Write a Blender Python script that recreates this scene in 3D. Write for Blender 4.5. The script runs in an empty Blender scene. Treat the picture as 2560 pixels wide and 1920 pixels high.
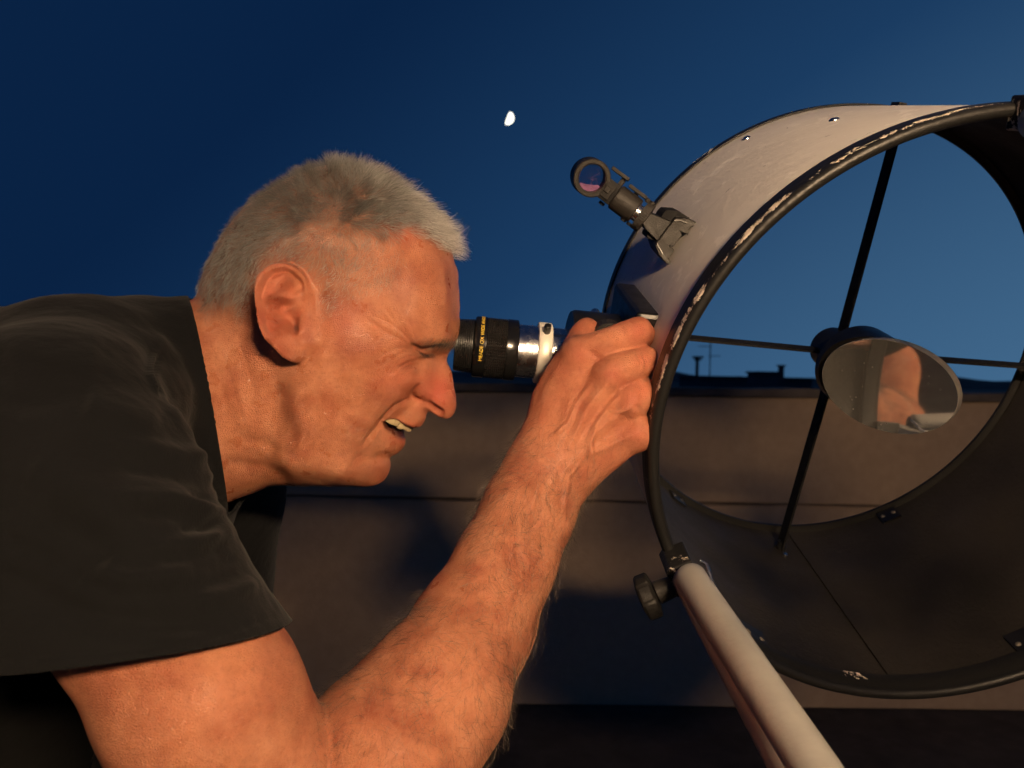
import bpy, bmesh, math, random
import numpy as np
from mathutils import Vector, Matrix

random.seed(7)
rng = np.random.default_rng(7)
SC = bpy.context.scene
COL = SC.collection

# ------------------------------------------------------------------ camera
F = 1900.0            # focal length in photograph pixels (2560 x 1920)
CAMZ = 1.20
ROLL, PITCH = 0.021, 0.0126
_c, _s = math.cos(ROLL), math.sin(ROLL)
_cp, _sp = math.cos(PITCH), math.sin(PITCH)
# camera frame (x right, y forward, z up) -> world
RM = np.array([[1, 0, 0], [0, _cp, _sp], [0, -_sp, _cp]]) @ np.array([[_c, 0, -_s], [0, 1, 0], [_s, 0, _c]])
CAM = np.array([0.0, 0.0, CAMZ])


def W(p):
    """camera-frame points -> world points"""
    return np.asarray(p, float) @ RM.T + CAM


def U(px, py, d):
    """photograph pixel at distance d -> camera-frame point"""
    return np.array([(px - 1280) / F * d, d, -(py - 960) / F * d])


cd = bpy.data.cameras.new('camera')
cam = bpy.data.objects.new('camera', cd)
COL.objects.link(cam)
cd.sensor_width = 36.0
cd.lens = 36.0 * F / 2560.0
cd.clip_start = 0.02
cd.clip_end = 20000.0
cd.dof.use_dof = True
cd.dof.focus_distance = 0.55
cd.dof.aperture_fstop = 10.0
_m = Matrix.Identity(4)
for i, v in enumerate((RM @ [1, 0, 0], RM @ [0, 0, 1], RM @ [0, -1, 0])):
    for j in range(3):
        _m[j][i] = v[j]
_m.translation = Vector(CAM)
cam.matrix_world = _m
SC.camera = cam

# ------------------------------------------------------------------ sky, sun, exposure
SUN_EL, SUN_ROT = math.radians(-4.2), math.radians(78)
world = bpy.data.worlds.new('World')
SC.world = world
world.use_nodes = True
wn, wl = world.node_tree.nodes, world.node_tree.links
bg = wn['Background']
sky = wn.new('ShaderNodeTexSky')             # the last glow of the sun below the horizon
sky.sky_type = 'NISHITA'
sky.sun_disc = False
sky.sun_elevation = SUN_EL
sky.sun_rotation = SUN_ROT
sky.ozone_density = 3.0
tc = wn.new('ShaderNodeTexCoord')
sx = wn.new('ShaderNodeSeparateXYZ')
wl.new(tc.outputs['Generated'], sx.inputs[0])


def wmath(op, a, b2, clamp=False):
    x = wn.new('ShaderNodeMath')
    x.operation = op
    x.use_clamp = clamp
    for i, v in enumerate((a, b2)):
        if isinstance(v, (int, float)):
            x.inputs[i].default_value = v
        else:
            wl.new(v, x.inputs[i])
    return x.outputs[0]


# twilight: deep blue overhead and to the left, paler towards the horizon on the sunset side
glow = wmath('ADD', wmath('MULTIPLY', sx.outputs['X'], 0.66), wmath('ADD', wmath('MULTIPLY', sx.outputs['Y'], 0.34), 0.125))
glow = wmath('SUBTRACT', glow, wmath('MULTIPLY', wmath('ABSOLUTE', sx.outputs['Z'], 0), 0.74), True)
glow = wmath('POWER', glow, 1.25)
rp = wn.new('ShaderNodeValToRGB')
wl.new(glow, rp.inputs['Fac'])
el = rp.color_ramp.elements
el[0].position, el[0].color = 0.0, (0.0028, 0.0160, 0.056, 1)
el[1].position, el[1].color = 1.0, (0.078, 0.195, 0.345, 1)
e2 = el.new(0.30)
e2.color = (0.0105, 0.044, 0.118, 1)
add = wn.new('ShaderNodeMix')
add.data_type = 'RGBA'
add.blend_type = 'ADD'
add.inputs[0].default_value = 0.02
wl.new(rp.outputs['Color'], add.inputs[6])
wl.new(sky.outputs['Color'], add.inputs[7])
wl.new(add.outputs[2], bg.inputs['Color'])
bg.inputs['Strength'].default_value = 1.0

sd = bpy.data.lights.new('afterglow_sun', 'SUN')
sd.energy = 0.02
sd.angle = math.radians(12)
sd.color = (1.0, 0.8, 0.6)
so = bpy.data.objects.new('afterglow_sun', sd)
COL.objects.link(so)
so.rotation_euler = (math.radians(88), 0, -math.radians(78) + math.pi)

SC.view_settings.view_transform = 'Standard'
SC.view_settings.look = 'None'
SC.view_settings.exposure = 0.0
SC.view_settings.gamma = 1.0
SC.view_settings.use_curve_mapping = False
SC.render.engine = 'CYCLES'
SC.cycles.use_denoising = True
SC.cycles.max_bounces = 6
SC.cycles.sample_clamp_indirect = 4.0


# ------------------------------------------------------------------ material helpers
def new_mat(name):
    m = bpy.data.materials.new(name)
    m.use_nodes = True
    return m, m.node_tree.nodes, m.node_tree.links, m.node_tree.nodes['Principled BSDF']


def noise(n, l, scale, detail=4, rough=0.55, vec=None, dist=0.0):
    t = n.new('ShaderNodeTexNoise')
    t.inputs['Scale'].default_value = scale
    t.inputs['Detail'].default_value = detail
    t.inputs['Roughness'].default_value = rough
    t.inputs['Distortion'].default_value = dist
    if vec is not None:
        l.new(vec, t.inputs['Vector'])
    return t.outputs['Fac']


def ramp(n, l, fac, stops):
    r = n.new('ShaderNodeValToRGB')
    e = r.color_ramp.elements
    while len(e) < len(stops):
        e.new(0.5)
    for k, (p, c) in enumerate(stops):
        e[k].position = p
        e[k].color = (*c, 1) if len(c) == 3 else c
    l.new(fac, r.inputs['Fac'])
    return r.outputs['Color']


def mixc(n, l, fac, a, b, mode='MIX'):
    x = n.new('ShaderNodeMix')
    x.data_type = 'RGBA'
    x.blend_type = mode
    for sock, v in ((x.inputs[0], fac), (x.inputs[6], a), (x.inputs[7], b)):
        if isinstance(v, (int, float)):
            sock.default_value = v
        elif isinstance(v, tuple):
            sock.default_value = (*v, 1)
        else:
            l.new(v, sock)
    return x.outputs[2]


def math_n(n, l, op, a, b=None, clamp=False):
    x = n.new('ShaderNodeMath')
    x.operation = op
    x.use_clamp = clamp
    for i, v in enumerate((a, b)):
        if v is None:
            continue
        if isinstance(v, (int, float)):
            x.inputs[i].default_value = v
        else:
            l.new(v, x.inputs[i])
    return x.outputs[0]


def bump(n, l, bs, height, dist, strength=1.0, prev=None):
    b = n.new('ShaderNodeBump')
    b.inputs['Distance'].default_value = dist
    b.inputs['Strength'].default_value = strength
    l.new(height, b.inputs['Height'])
    if prev is not None:
        l.new(prev, b.inputs['Normal'])
    if bs is not None:
        l.new(b.outputs[0], bs.inputs['Normal'])
    return b.outputs[0]


def objco(n):
    return n.new('ShaderNodeTexCoord').outputs['Object']


def simple(name, col, rough=0.5, metal=0.0, var=0.12, scale=60, bumpd=0.0, bscale=None, spec=0.5):
    m, n, l, b = new_mat(name)
    co = objco(n)
    f = noise(n, l, scale, 5, vec=co)
    lo = tuple(c * (1 - var * 1.6) for c in col)
    hi = tuple(min(1, c * (1 + var * 1.2)) for c in col)
    l.new(ramp(n, l, f, [(0.3, lo), (0.7, hi)]), b.inputs['Base Color'])
    rr = noise(n, l, scale * 2.3, 4, vec=co)
    l.new(ramp(n, l, rr, [(0.3, (rough * 0.8,) * 3), (0.75, (min(1, rough * 1.25),) * 3)]), b.inputs['Roughness'])
    b.inputs['Metallic'].default_value = metal
    b.inputs['Specular IOR Level'].default_value = spec
    if bumpd:
        bump(n, l, b, noise(n, l, bscale or scale * 4, 6, vec=co), bumpd)
    return m


# ------------------------------------------------------------------ object helpers
def link(name, me, mat, parent=None, smooth=True):
    o = bpy.data.objects.new(name, me)
    COL.objects.link(o)
    if mat is not None:
        me.materials.append(mat)
    if parent is not None:
        o.parent = parent
        o.matrix_parent_inverse = parent.matrix_world.inverted()
    if smooth and len(me.polygons):
        me.polygons.foreach_set('use_smooth', [True] * len(me.polygons))
    return o


def mesh_from(name, verts, faces):
    me = bpy.data.meshes.new(name)
    me.from_pydata([tuple(map(float, v)) for v in verts], [], [tuple(map(int, f)) for f in faces])
    me.validate()
    me.update()
    return me


def tag(o, label=None, cat=None, group=None, kind=None):
    if label:
        o['label'] = label
    if cat:
        o['category'] = cat
    if group:
        o['group'] = group
    if kind:
        o['kind'] = kind
    return o


def empty(name, loc):
    o = bpy.data.objects.new(name, None)
    COL.objects.link(o)
    o.empty_display_size = 0.05
    o.location = loc
    o.matrix_world = Matrix.Translation(Vector(loc))
    return o


def sharp(o, ang=35):
    """keep edges crisp above the angle"""
    bm = bmesh.new()
    bm.from_mesh(o.data)
    bmesh.ops.recalc_face_normals(bm, faces=bm.faces[:])
    a = math.radians(ang)
    for e in bm.edges:
        e.smooth = not (len(e.link_faces) == 2 and e.calc_face_angle(0) > a)
    bm.to_mesh(o.data)
    bm.free()
    return o


def bevel(o, w, seg=2, ang=30):
    bm = bmesh.new()
    bm.from_mesh(o.data)
    bmesh.ops.recalc_face_normals(bm, faces=bm.faces[:])
    es = [e for e in bm.edges if len(e.link_faces) == 2 and e.calc_face_angle(0) > math.radians(ang)]
    bmesh.ops.bevel(bm, geom=es, offset=w, segments=seg, affect='EDGES', profile=0.5)
    bm.to_mesh(o.data)
    bm.free()
    return o


def box_me(name, lo, hi):
    x0, y0, z0 = lo
    x1, y1, z1 = hi
    v = [(x0, y0, z0), (x1, y0, z0), (x1, y1, z0), (x0, y1, z0), (x0, y0, z1), (x1, y0, z1), (x1, y1, z1), (x0, y1, z1)]
    f = [(0, 3, 2, 1), (4, 5, 6, 7), (0, 1, 5, 4), (1, 2, 6, 5), (2, 3, 7, 6), (3, 0, 4, 7)]
    return mesh_from(name, v, f)


def box(name, lo, hi, mat, parent=None, bev=0.0):
    o = link(name, box_me(name, lo, hi), mat, parent, smooth=False)
    if bev:
        bevel(o, bev)
    return o


def frame_of(ax, hint=(0, 0, 1)):
    ax = np.asarray(ax, float)
    ax = ax / np.linalg.norm(ax)
    h = np.asarray(hint, float)
    if abs(h @ ax) > 0.95:
        h = np.array([1.0, 0, 0])
    u = h - ax * (h @ ax)
    u /= np.linalg.norm(u)
    return ax, u, np.cross(ax, u)


def lathe(name, org, ax, prof, mat, parent=None, n=64, hint=(0, 0, 1), rmod=None, closed=False, smooth=True, ang=35):
    """prof: [(s, r)] along the axis from org (camera frame); returns a world mesh object"""
    ax, u, w = frame_of(ax, hint)
    org = np.asarray(org, float)
    V, Fc = [], []
    m = len(prof)
    for k, (s, r) in enumerate(prof):
        for i in range(n):
            a = 2 * math.pi * i / n
            rr = r if rmod is None else r + rmod(k, i, s, a)
            V.append(org + ax * s + (u * math.cos(a) + w * math.sin(a)) * rr)
    rows = m if closed else m - 1
    for k in range(rows):
        k2 = (k + 1) % m
        for i in range(n):
            j = (i + 1) % n
            Fc.append((k * n + i, k * n + j, k2 * n + j, k2 * n + i))
    if not closed:
        if prof[0][1] > 1e-5:
            Fc.append(tuple(range(n))[::-1])
        if prof[-1][1] > 1e-5:
            Fc.append(tuple((m - 1) * n + i for i in range(n)))
    o = link(name, mesh_from(name, W(V), Fc), mat, parent, smooth)
    sharp(o, ang)
    return o


def sweep(name, pts, r, mat, parent=None, n=12, cam_frame=True, cap=True, flat=None, hint=(0, 0, 1)):
    """tube along points; r scalar or per point"""
    P = np.asarray(pts, float)
    k = len(P)
    R_ = np.full(k, r) if np.isscalar(r) else np.asarray(r, float)
    V, Fc = [], []
    for q in range(k):
        t = P[min(q + 1, k - 1)] - P[max(q - 1, 0)]
        t, u, w = frame_of(t, hint)
        for i in range(n):
            a = 2 * math.pi * i / n
            V.append(P[q] + (u * math.cos(a) + w * math.sin(a)) * R_[q])
    for q in range(k - 1):
        for i in range(n):
            j = (i + 1) % n
            Fc.append((q * n + i, q * n + j, (q + 1) * n + j, (q + 1) * n + i))
    if cap:
        Fc.append(tuple(range(n))[::-1])
        Fc.append(tuple((k - 1) * n + i for i in range(n)))
    o = link(name, mesh_from(name, W(V) if cam_frame else V, Fc), mat, parent)
    sharp(o, 50)
    return o


def prism(name, poly, depth_vec, mat, parent=None, bev=0.0, cam_frame=True):
    """polygon of 3-D points extruded along depth_vec"""
    P = [np.asarray(p, float) for p in poly]
    n = len(P)
    V = P + [p + np.asarray(depth_vec) for p in P]
    Fc = [tuple(range(n)), tuple(range(2 * n - 1, n - 1, -1))]
    for i in range(n):
        j = (i + 1) % n
        Fc.append((j, i, n + i, n + j))
    o = link(name, mesh_from(name, W(V) if cam_frame else V, Fc), mat, parent, smooth=False)
    if bev:
        bevel(o, bev, 2)
    else:
        sharp(o)
    return o


# ================================================================== SETTING
# --- materials of the place
m, n, l, b = new_mat('plaster')
co = objco(n)
f1 = noise(n, l, 1.6, 6, vec=co)
f2 = noise(n, l, 28, 6, vec=co)
c1 = ramp(n, l, f1, [(0.3, (0.45, 0.325, 0.215)), (0.7, (0.55, 0.405, 0.275))])
c2 = ramp(n, l, f2, [(0.35, (0.90, 0.89, 0.88)), (0.7, (1, 1, 1))])
l.new(mixc(n, l, 1.0, c1, c2, 'MULTIPLY'), b.inputs['Base Color'])
b.inputs['Roughness'].default_value = 0.92
bump(n, l, b, noise(n, l, 160, 6, vec=co), 0.004, 0.6)
M_PLASTER = m
M_COPING = simple('coping_concrete', (0.12, 0.10, 0.085), 0.9, var=0.25, scale=9, bumpd=0.004, bscale=90)
M_FLOOR = simple('terrace_tile', (0.045, 0.038, 0.034), 0.8, var=0.25, scale=7, bumpd=0.002, bscale=120)
M_JOINT = simple('dark_joint', (0.13, 0.10, 0.08), 0.95, scale=30)
M_FAR = simple('far_land', (0.03, 0.032, 0.035), 1.0, var=0.3, scale=0.01)
M_FARB = simple('far_render', (0.10, 0.095, 0.10), 0.95, var=0.15, scale=0.6)
M_FARMETAL = simple('far_metal', (0.05, 0.05, 0.052), 0.7, scale=2)

# ground far below the roof terrace
g = link('ground', mesh_from('ground', [(-9000, -300, -12), (9000, -300, -12), (9000, 9000, -12), (-9000, 9000, -12)], [(0, 1, 2, 3)]), M_FAR)
tag(g, kind='structure')
# low hills on the horizon
V, Fc = [], []
nh = 160
for i in range(nh + 1):
    a = math.radians(-70 + 140 * i / nh)
    hgt = 16 + 14 * math.sin(i * 0.23) * math.sin(i * 0.071 + 1) + 6 * math.sin(i * 0.9)
    for rr, z in ((2400, -12.5), (2700, max(4, hgt)), (3600, max(3, hgt * 0.8)), (3700, -12.5)):
        V.append((rr * math.sin(a), rr * math.cos(a), z))
for i in range(nh):
    for k in range(3):
        a0 = i * 4 + k
        Fc.append((a0, a0 + 1, a0 + 5, a0 + 4))
tag(link('hills', mesh_from('hills', V, Fc), M_FAR), kind='structure')

# roof terrace floor
tf = box('terrace_floor', (-3.2, -2.6, -0.12), (3.2, 3.0, 0.0), M_FLOOR)
tag(tf, kind='structure')

# parapet wall behind the man: upper band and a lower base set slightly back, with coping
WY = 2.73
pw = empty('parapet_wall', (0, WY + 0.1, 0))
tag(pw, 'plastered beige roof terrace parapet with a horizontal joint, behind the man', 'wall')


def slab(name, x0, x1, y0, y1, z0, z1, mat, parent, bev=0.004):
    """long wall piece, yawed and with a little unevenness of the edges"""
    nx = 60
    V, Fc = [], []
    for i in range(nx + 1):
        x = x0 + (x1 - x0) * i / nx
        yy = (x + 0.0) * 0.02
        w1 = 0.0025 * math.sin(x * 7.1) + 0.002 * math.sin(x * 17.3 + 2)
        for (y, z) in ((y0, z0), (y0, z1 + w1), (y1, z1 + w1), (y1, z0)):
            V.append((x, y + yy, z))
    for i in range(nx):
        for k in range(4):
            a, b2 = i * 4 + k, i * 4 + (k + 1) % 4
            Fc.append((a, b2, b2 + 4, a + 4))
    Fc.append((3, 2, 1, 0))
    e = nx * 4
    Fc.append((e, e + 1, e + 2, e + 3))
    o = link(name, mesh_from(name, V, Fc), mat, parent, smooth=False)
    bevel(o, bev, 1, 50)
    return o


slab('lower_panel', -3.2, 3.2, WY + 0.012, WY + 0.2, 0.003, 0.742, M_PLASTER, pw)
slab('joint_strip', -3.2, 3.2, WY + 0.02, WY + 0.19, 0.742, 0.752, M_JOINT, pw, 0.001)
slab('upper_panel', -3.2, 3.2, WY, WY + 0.2, 0.752, 1.135, M_PLASTER, pw)
slab('coping', -3.2, 3.2, WY - 0.015, WY + 0.23, 1.136, 1.168, M_COPING, pw)

# buildings and masts beyond the parapet
def far_at(px, py, d):
    return W(U(px, py, d))

hb = empty('rooftop_house', far_at(1925, 950, 60))
tag(hb, 'dark flat rooftop stairwell house with a chimney on the skyline', 'building')
p = far_at(1925, 935, 60)
box('wall', (p[0] - 0.85, p[1], -12), (p[0] + 0.75, p[1] + 3, p[2] + 0.05), M_FARB, hb)
box('roof', (p[0] - 1.0, p[1] - 0.15, p[2] + 0.052), (p[0] + 0.9, p[1] + 3.1, p[2] + 0.2), M_FARB, hb)
box('chimney', (p[0] + 0.80, p[1] + 0.1, p[2] - 0.9), (p[0] + 1.15, p[1] + 0.5, p[2] + 0.62), M_FARB, hb)
box('chimney_cap', (p[0] + 0.70, p[1] + 0.02, p[2] + 0.622), (p[0] + 1.25, p[1] + 0.58, p[2] + 0.74), M_FARMETAL, hb)

lb = empty('low_building', far_at(2100, 960, 90))
tag(lb, 'long dark low building on the skyline behind the rooftop house', 'building')
p0, p1_ = far_at(1745, 944, 90), far_at(2030, 950, 90)
box('wall', (p0[0], p0[1], -12), (p1_[0], p0[1] + 10, p0[2]), M_FARB, lb)
box('roof', (p0[0] - 0.3, p0[1] - 0.3, p0[2] + 0.003), (p1_[0] + 0.3, p0[1] + 10.3, p0[2] + 0.25), M_FARB, lb)


def antenna(px, pytop, pybase, d, bars, label, thick):
    b0, t0 = far_at(px, pybase, d), far_at(px, pytop, d)
    a = empty('television_antenna', b0)
    tag(a, label, 'antenna')
    sweep('mast', [(b0[0], b0[1], b0[2]), (b0[0], b0[1], t0[2])], thick, M_FARMETAL, a, 8, False)
    for (py, x0, x1) in bars:
        q0, q1 = far_at(x0, py, d), far_at(x1, py, d)
        sweep('crossbar', [(q0[0], b0[1] - thick, q0[2]), (q1[0], b0[1] - thick, q1[2])], thick * 0.6, M_FARMETAL, a, 6, False)
    return a


antenna(1742, 890, 948, 40, [(893, 1730, 1757), (899, 1734, 1752)], 'thick dark antenna mast with a short crossbar on the skyline', 0.09)
antenna(1774, 858, 948, 40, [(866, 1745, 1778), (890, 1770, 1800)], 'thin tall antenna mast with two long crossbars on the skyline', 0.03)

# waxing moon, far away, its sunlit right-hand side painted as masked emission
MOON_D = 8000.0
mp = W(U(1269, 295, MOON_D))
mr = MOON_D / F * 15.5
m, n, l, b = new_mat('moon_phase_glow')
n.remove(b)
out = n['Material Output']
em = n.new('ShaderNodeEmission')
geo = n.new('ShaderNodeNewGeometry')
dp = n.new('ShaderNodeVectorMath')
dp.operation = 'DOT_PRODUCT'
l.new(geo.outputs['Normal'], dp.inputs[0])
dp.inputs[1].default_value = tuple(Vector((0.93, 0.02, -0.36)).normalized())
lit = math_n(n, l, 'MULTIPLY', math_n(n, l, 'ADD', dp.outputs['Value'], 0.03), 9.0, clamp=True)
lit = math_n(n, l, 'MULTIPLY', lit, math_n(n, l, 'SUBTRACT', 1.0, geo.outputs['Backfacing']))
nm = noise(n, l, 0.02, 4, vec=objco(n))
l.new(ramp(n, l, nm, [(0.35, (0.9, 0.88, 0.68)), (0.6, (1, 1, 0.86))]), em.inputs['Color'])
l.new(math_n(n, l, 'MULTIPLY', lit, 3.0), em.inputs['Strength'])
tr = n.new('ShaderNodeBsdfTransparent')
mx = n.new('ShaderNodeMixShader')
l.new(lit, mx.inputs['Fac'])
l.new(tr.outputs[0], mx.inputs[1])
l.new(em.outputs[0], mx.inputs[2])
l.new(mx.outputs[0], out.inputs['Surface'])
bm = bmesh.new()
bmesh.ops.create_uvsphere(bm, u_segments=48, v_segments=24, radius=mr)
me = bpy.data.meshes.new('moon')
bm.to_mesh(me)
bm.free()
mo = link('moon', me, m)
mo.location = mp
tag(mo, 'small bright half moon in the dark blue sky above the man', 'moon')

# terrace lamp behind the photographer: the warm light of the picture comes from it
LAMP = W(np.array([0.29, -0.45, 0.25]))
lampo = empty('arc_lamp', (1.15, -0.95, 0.0))
tag(lampo, 'arc floor lamp with a warm horizontal light tube behind the photographer', 'lamp')
M_LAMPM = simple('lamp_metal', (0.06, 0.06, 0.06), 0.4, 0.8)
lathe('base', np.linalg.inv(RM) @ (np.array([1.15, -0.95, 0.0]) - CAM), np.linalg.inv(RM) @ np.array([0, 0, 1.0]), [(0, 0.16), (0.03, 0.16), (0.045, 0.13), (0.05, 0.02)], M_LAMPM, lampo, 40)
arc = [(1.15, -0.95, 0.04), (1.15, -0.95, 1.3), (1.12, -0.945, 1.55), (1.0, -0.93, 1.75), (0.8, -0.82, 1.86), (0.55, -0.62, 1.84), (0.40, -0.50, 1.74), (LAMP[0], LAMP[1], LAMP[2] + 0.14), (LAMP[0], LAMP[1], LAMP[2] + 0.05)]
sweep('arm', arc, 0.012, M_LAMPM, lampo, 12, False)
box('tube_holder', (LAMP[0] - 0.13, LAMP[1] - 0.03, LAMP[2] + 0.034), (LAMP[0] + 0.13, LAMP[1] + 0.03, LAMP[2] + 0.052), M_LAMPM, lampo, 0.004)
for sg in (-1, 1):
    box('tube_socket', (LAMP[0] + sg * 0.119 - 0.008, LAMP[1] - 0.02, LAMP[2] - 0.03), (LAMP[0] + sg * 0.119 + 0.008, LAMP[1] + 0.02, LAMP[2] + 0.033), M_LAMPM, lampo, 0.003)
m, n, l, b = new_mat('lit_tube')
b.inputs['Base Color'].default_value = (0.9, 0.85, 0.75, 1)
b.inputs['Emission Color'].default_value = (1.0, 0.68, 0.40, 1)
b.inputs['Emission Strength'].default_value = 620.0
sweep('light_tube', [(LAMP[0] - 0.110, LAMP[1], LAMP[2]), (LAMP[0] + 0.110, LAMP[1], LAMP[2])], 0.025, m, lampo, 20, False)

# ================================================================== TELESCOPE
M_TUBE_OUT, n, l, b = new_mat('white_tube_paint')
co = objco(n)
f1 = noise(n, l, 7, 6, vec=co)
base = ramp(n, l, f1, [(0.3, (0.68, 0.64, 0.58)), (0.75, (0.80, 0.76, 0.70))])
sc_ = noise(n, l, 24, 8, 0.7, vec=co, dist=1.2)
scuff = ramp(n, l, sc_, [(0.575, (0, 0, 0)), (0.60, (1, 1, 1))])
base = mixc(n, l, scuff, base, (0.86, 0.82, 0.75))
dk = ramp(n, l, noise(n, l, 38, 7, 0.7, vec=co, dist=2.0), [(0.665, (0, 0, 0)), (0.69, (1, 1, 1))])
base = mixc(n, l, dk, base, (0.10, 0.09, 0.09))
l.new(base, b.inputs['Base Color'])
l.new(ramp(n, l, noise(n, l, 15, 5, vec=co), [(0.3, (0.30,) * 3), (0.7, (0.46,) * 3)]), b.inputs['Roughness'])
bump(n, l, b, noise(n, l, 60, 4, vec=co), 0.0012, 0.5)

M_TUBE_IN = simple('matt_black_lining', (0.021, 0.018, 0.0145), 0.62, var=0.35, scale=9, bumpd=0.001, bscale=220, spec=0.4)
M_BLACK = simple('black_metal', (0.009, 0.009, 0.0095), 0.34, var=0.3, scale=40, spec=0.35)
M_MATT = simple('matt_black', (0.008, 0.008, 0.0085), 0.75, var=0.2, scale=50, spec=0.2)
M_GLOSS = simple('gloss_black', (0.008, 0.008, 0.008), 0.2, var=0.2, scale=50)
M_DULL = simple('dull_rivet', (0.16, 0.14, 0.12), 0.6, 0.3)
M_BLACKP = simple('black_plastic', (0.011, 0.0105, 0.010), 0.5, var=0.2, scale=80, bumpd=0.0003, bscale=900, spec=0.25)
M_GREYP = simple('dark_grey_plastic', (0.021, 0.019, 0.017), 0.5, var=0.15, scale=60, bumpd=0.0004, bscale=1100, spec=0.3)
M_RUBBER = simple('black_rubber', (0.012, 0.012, 0.012), 0.30, var=0.2, scale=90)
M_STEEL = simple('brushed_aluminium', (0.62, 0.62, 0.62), 0.26, 1.0, var=0.06, scale=70)
M_KNURL = simple('satin_aluminium', (0.86, 0.82, 0.72), 0.4, 0.2, var=0.05, scale=70)
M_POLE = simple('grey_pole_paint', (0.36, 0.345, 0.31), 0.42, 0.25, var=0.10, scale=14, bumpd=0.0012, bscale=34)
M_GOLD = simple('gold_print', (0.85, 0.58, 0.06), 0.5, 0.0, var=0.05)
M_RED = simple('red_ink', (0.42, 0.03, 0.04), 0.6)
M_CREAM = simple('bare_primer', (0.80, 0.71, 0.60), 0.7, var=0.1, scale=200)


def chipped(name, amount=0.487):
    """black paint, chipped to pale primer; the attribute 'wear' says how exposed an edge is"""
    m, n, l, b = new_mat(name)
    co = objco(n)
    at = n.new('ShaderNodeAttribute')
    at.attribute_name = 'wear'
    f = noise(n, l, 60, 10, 0.75, vec=co, dist=1.6)
    g2 = noise(n, l, 17, 3, 0.5, vec=co)
    s = math_n(n, l, 'ADD', math_n(n, l, 'MULTIPLY', f, 0.6), math_n(n, l, 'MULTIPLY', g2, 0.4))
    s = math_n(n, l, 'ADD', s, math_n(n, l, 'MULTIPLY', at.outputs['Fac'], 0.17))
    mask = ramp(n, l, s, [(amount + 0.185, (0, 0, 0)), (amount + 0.20, (1, 1, 1))])
    l.new(mixc(n, l, mask, (0.010, 0.010, 0.010), (0.80, 0.70, 0.58)), b.inputs['Base Color'])
    l.new(ramp(n, l, mask, [(0, (0.42,) * 3), (1, (0.75,) * 3)]), b.inputs['Roughness'])
    b.inputs['Specular IOR Level'].default_value = 0.35
    bump(n, l, b, math_n(n, l, 'SUBTRACT', noise(n, l, 200, 3, vec=co), math_n(n, l, 'MULTIPLY', mask, 1.5)), 0.0005, 0.8)
    return m


M_RIM = chipped('chipped_black_rim')
M_CLAMP = chipped('chipped_clamp', 0.43)

TR = 0.23                                   # tube radius, metres
TC = np.array([0.32925, 0.55377, -0.04150])  # centre of the near rim (camera frame)
TN = np.array([-0.030705, 1.0, 0.363765])
TN /= np.linalg.norm(TN)
TL = 0.2547
TM = TC + TN * 0.115                        # where the eyepiece axis meets the tube axis
_ep = U(1250, 872, 0.6403)
TE = _ep - TM
TE -= TN * (TE @ TN)
TE /= np.linalg.norm(TE)                    # towards the eyepiece
TG = np.cross(TN, TE)


def tp(ang, t, r):
    """point on the tube: angle from the eyepiece side, axial place, radius"""
    return TC + TN * t + (TE * math.cos(ang) + TG * math.sin(ang)) * r


def hit_tube(px, py, r=TR):
    v = U(px, py, 1.0)
    o = -TC
    vp, op = v - TN * (v @ TN), o - TN * (o @ TN)
    A, B, C_ = vp @ vp, 2 * vp @ op, op @ op - r * r
    disc = max(B * B - 4 * A * C_, 0)
    return v * ((-B - math.sqrt(disc)) / (2 * A))


def hit_plane(px, py, t):
    v = U(px, py, 1.0)
    c = TC + TN * t
    return v * ((c @ TN) / (v @ TN))


def ang_of(p):
    d = np.asarray(p) - TC
    return math.atan2(d @ TG, d @ TE)


scope = empty('telescope', W(TC - TN * 1.5) * np.array([1, 1, 0]))
tag(scope, 'large truss reflector telescope with a scuffed white upper tube and black rims', 'telescope')


def ring_mesh(name, prof, mat, parent, n=220, wear=None):
    """closed profile [(t, r)] swept round the tube axis"""
    m_ = len(prof)
    V, Fc, wv = [], [], []
    for i in range(n):
        a = 2 * math.pi * i / n
        for k, (t, r) in enumerate(prof):
            V.append(tp(a, t, r))
            wv.append(wear[k] if wear else 0.0)
    for i in range(n):
        j = (i + 1) % n
        for k in range(m_):
            k2 = (k + 1) % m_
            Fc.append((i * m_ + k, j * m_ + k, j * m_ + k2, i * m_ + k2))
    me = mesh_from(name, W(V), Fc)
    if wear:
        at = me.attributes.new('wear', 'FLOAT', 'POINT')
        at.data.foreach_set('value', wv)
    o = link(name, me, mat, parent)
    sharp(o, 40)
    return o


# the tube itself: white outside, black lining inside
ring_mesh('tube_shell', [(0.002, TR - 0.0012), (0.002, TR), (TL - 0.004, TR), (TL - 0.004, TR - 0.0012)], M_TUBE_OUT, scope, 260)
ring_mesh('tube_lining', [(0.002, TR - 0.0032), (0.002, TR - 0.0014), (TL - 0.004, TR - 0.0014), (TL - 0.004, TR - 0.0032)], M_TUBE_IN, scope, 260)
# near rim: flat outer band, rolled bead, inner lip
prof, wear = [], []
prof += [(0.016, TR + 0.0004), (0.0158, TR + 0.0022), (0.006, TR + 0.0024), (0.0012, TR + 0.0024)]
wear += [0.15, 0.2, 0.1, 0.8]
for k in range(17):
    ph = math.radians(112 - 218 * k / 16)
    prof.append((-0.0024 - 0.0044 * math.cos(ph), TR - 0.0022 + 0.0044 * math.sin(ph)))
    wear.append([0.9, 1.0, 0.95, 0.8, 0.55, 0.25, 0.08, 0.02, 0.0, 0.0, 0.0, 0.0, 0.0, 0.05, 0.1, 0.2, 0.2][k])
prof += [(0.0005, TR - 0.0074), (0.014, TR - 0.0074), (0.0145, TR - 0.0036), (0.0145, TR + 0.0003)]
wear += [0.3, 0.3, 0.1, 0.0]
ring_mesh('near_rim', prof, M_RIM, scope, 300, wear)
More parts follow.
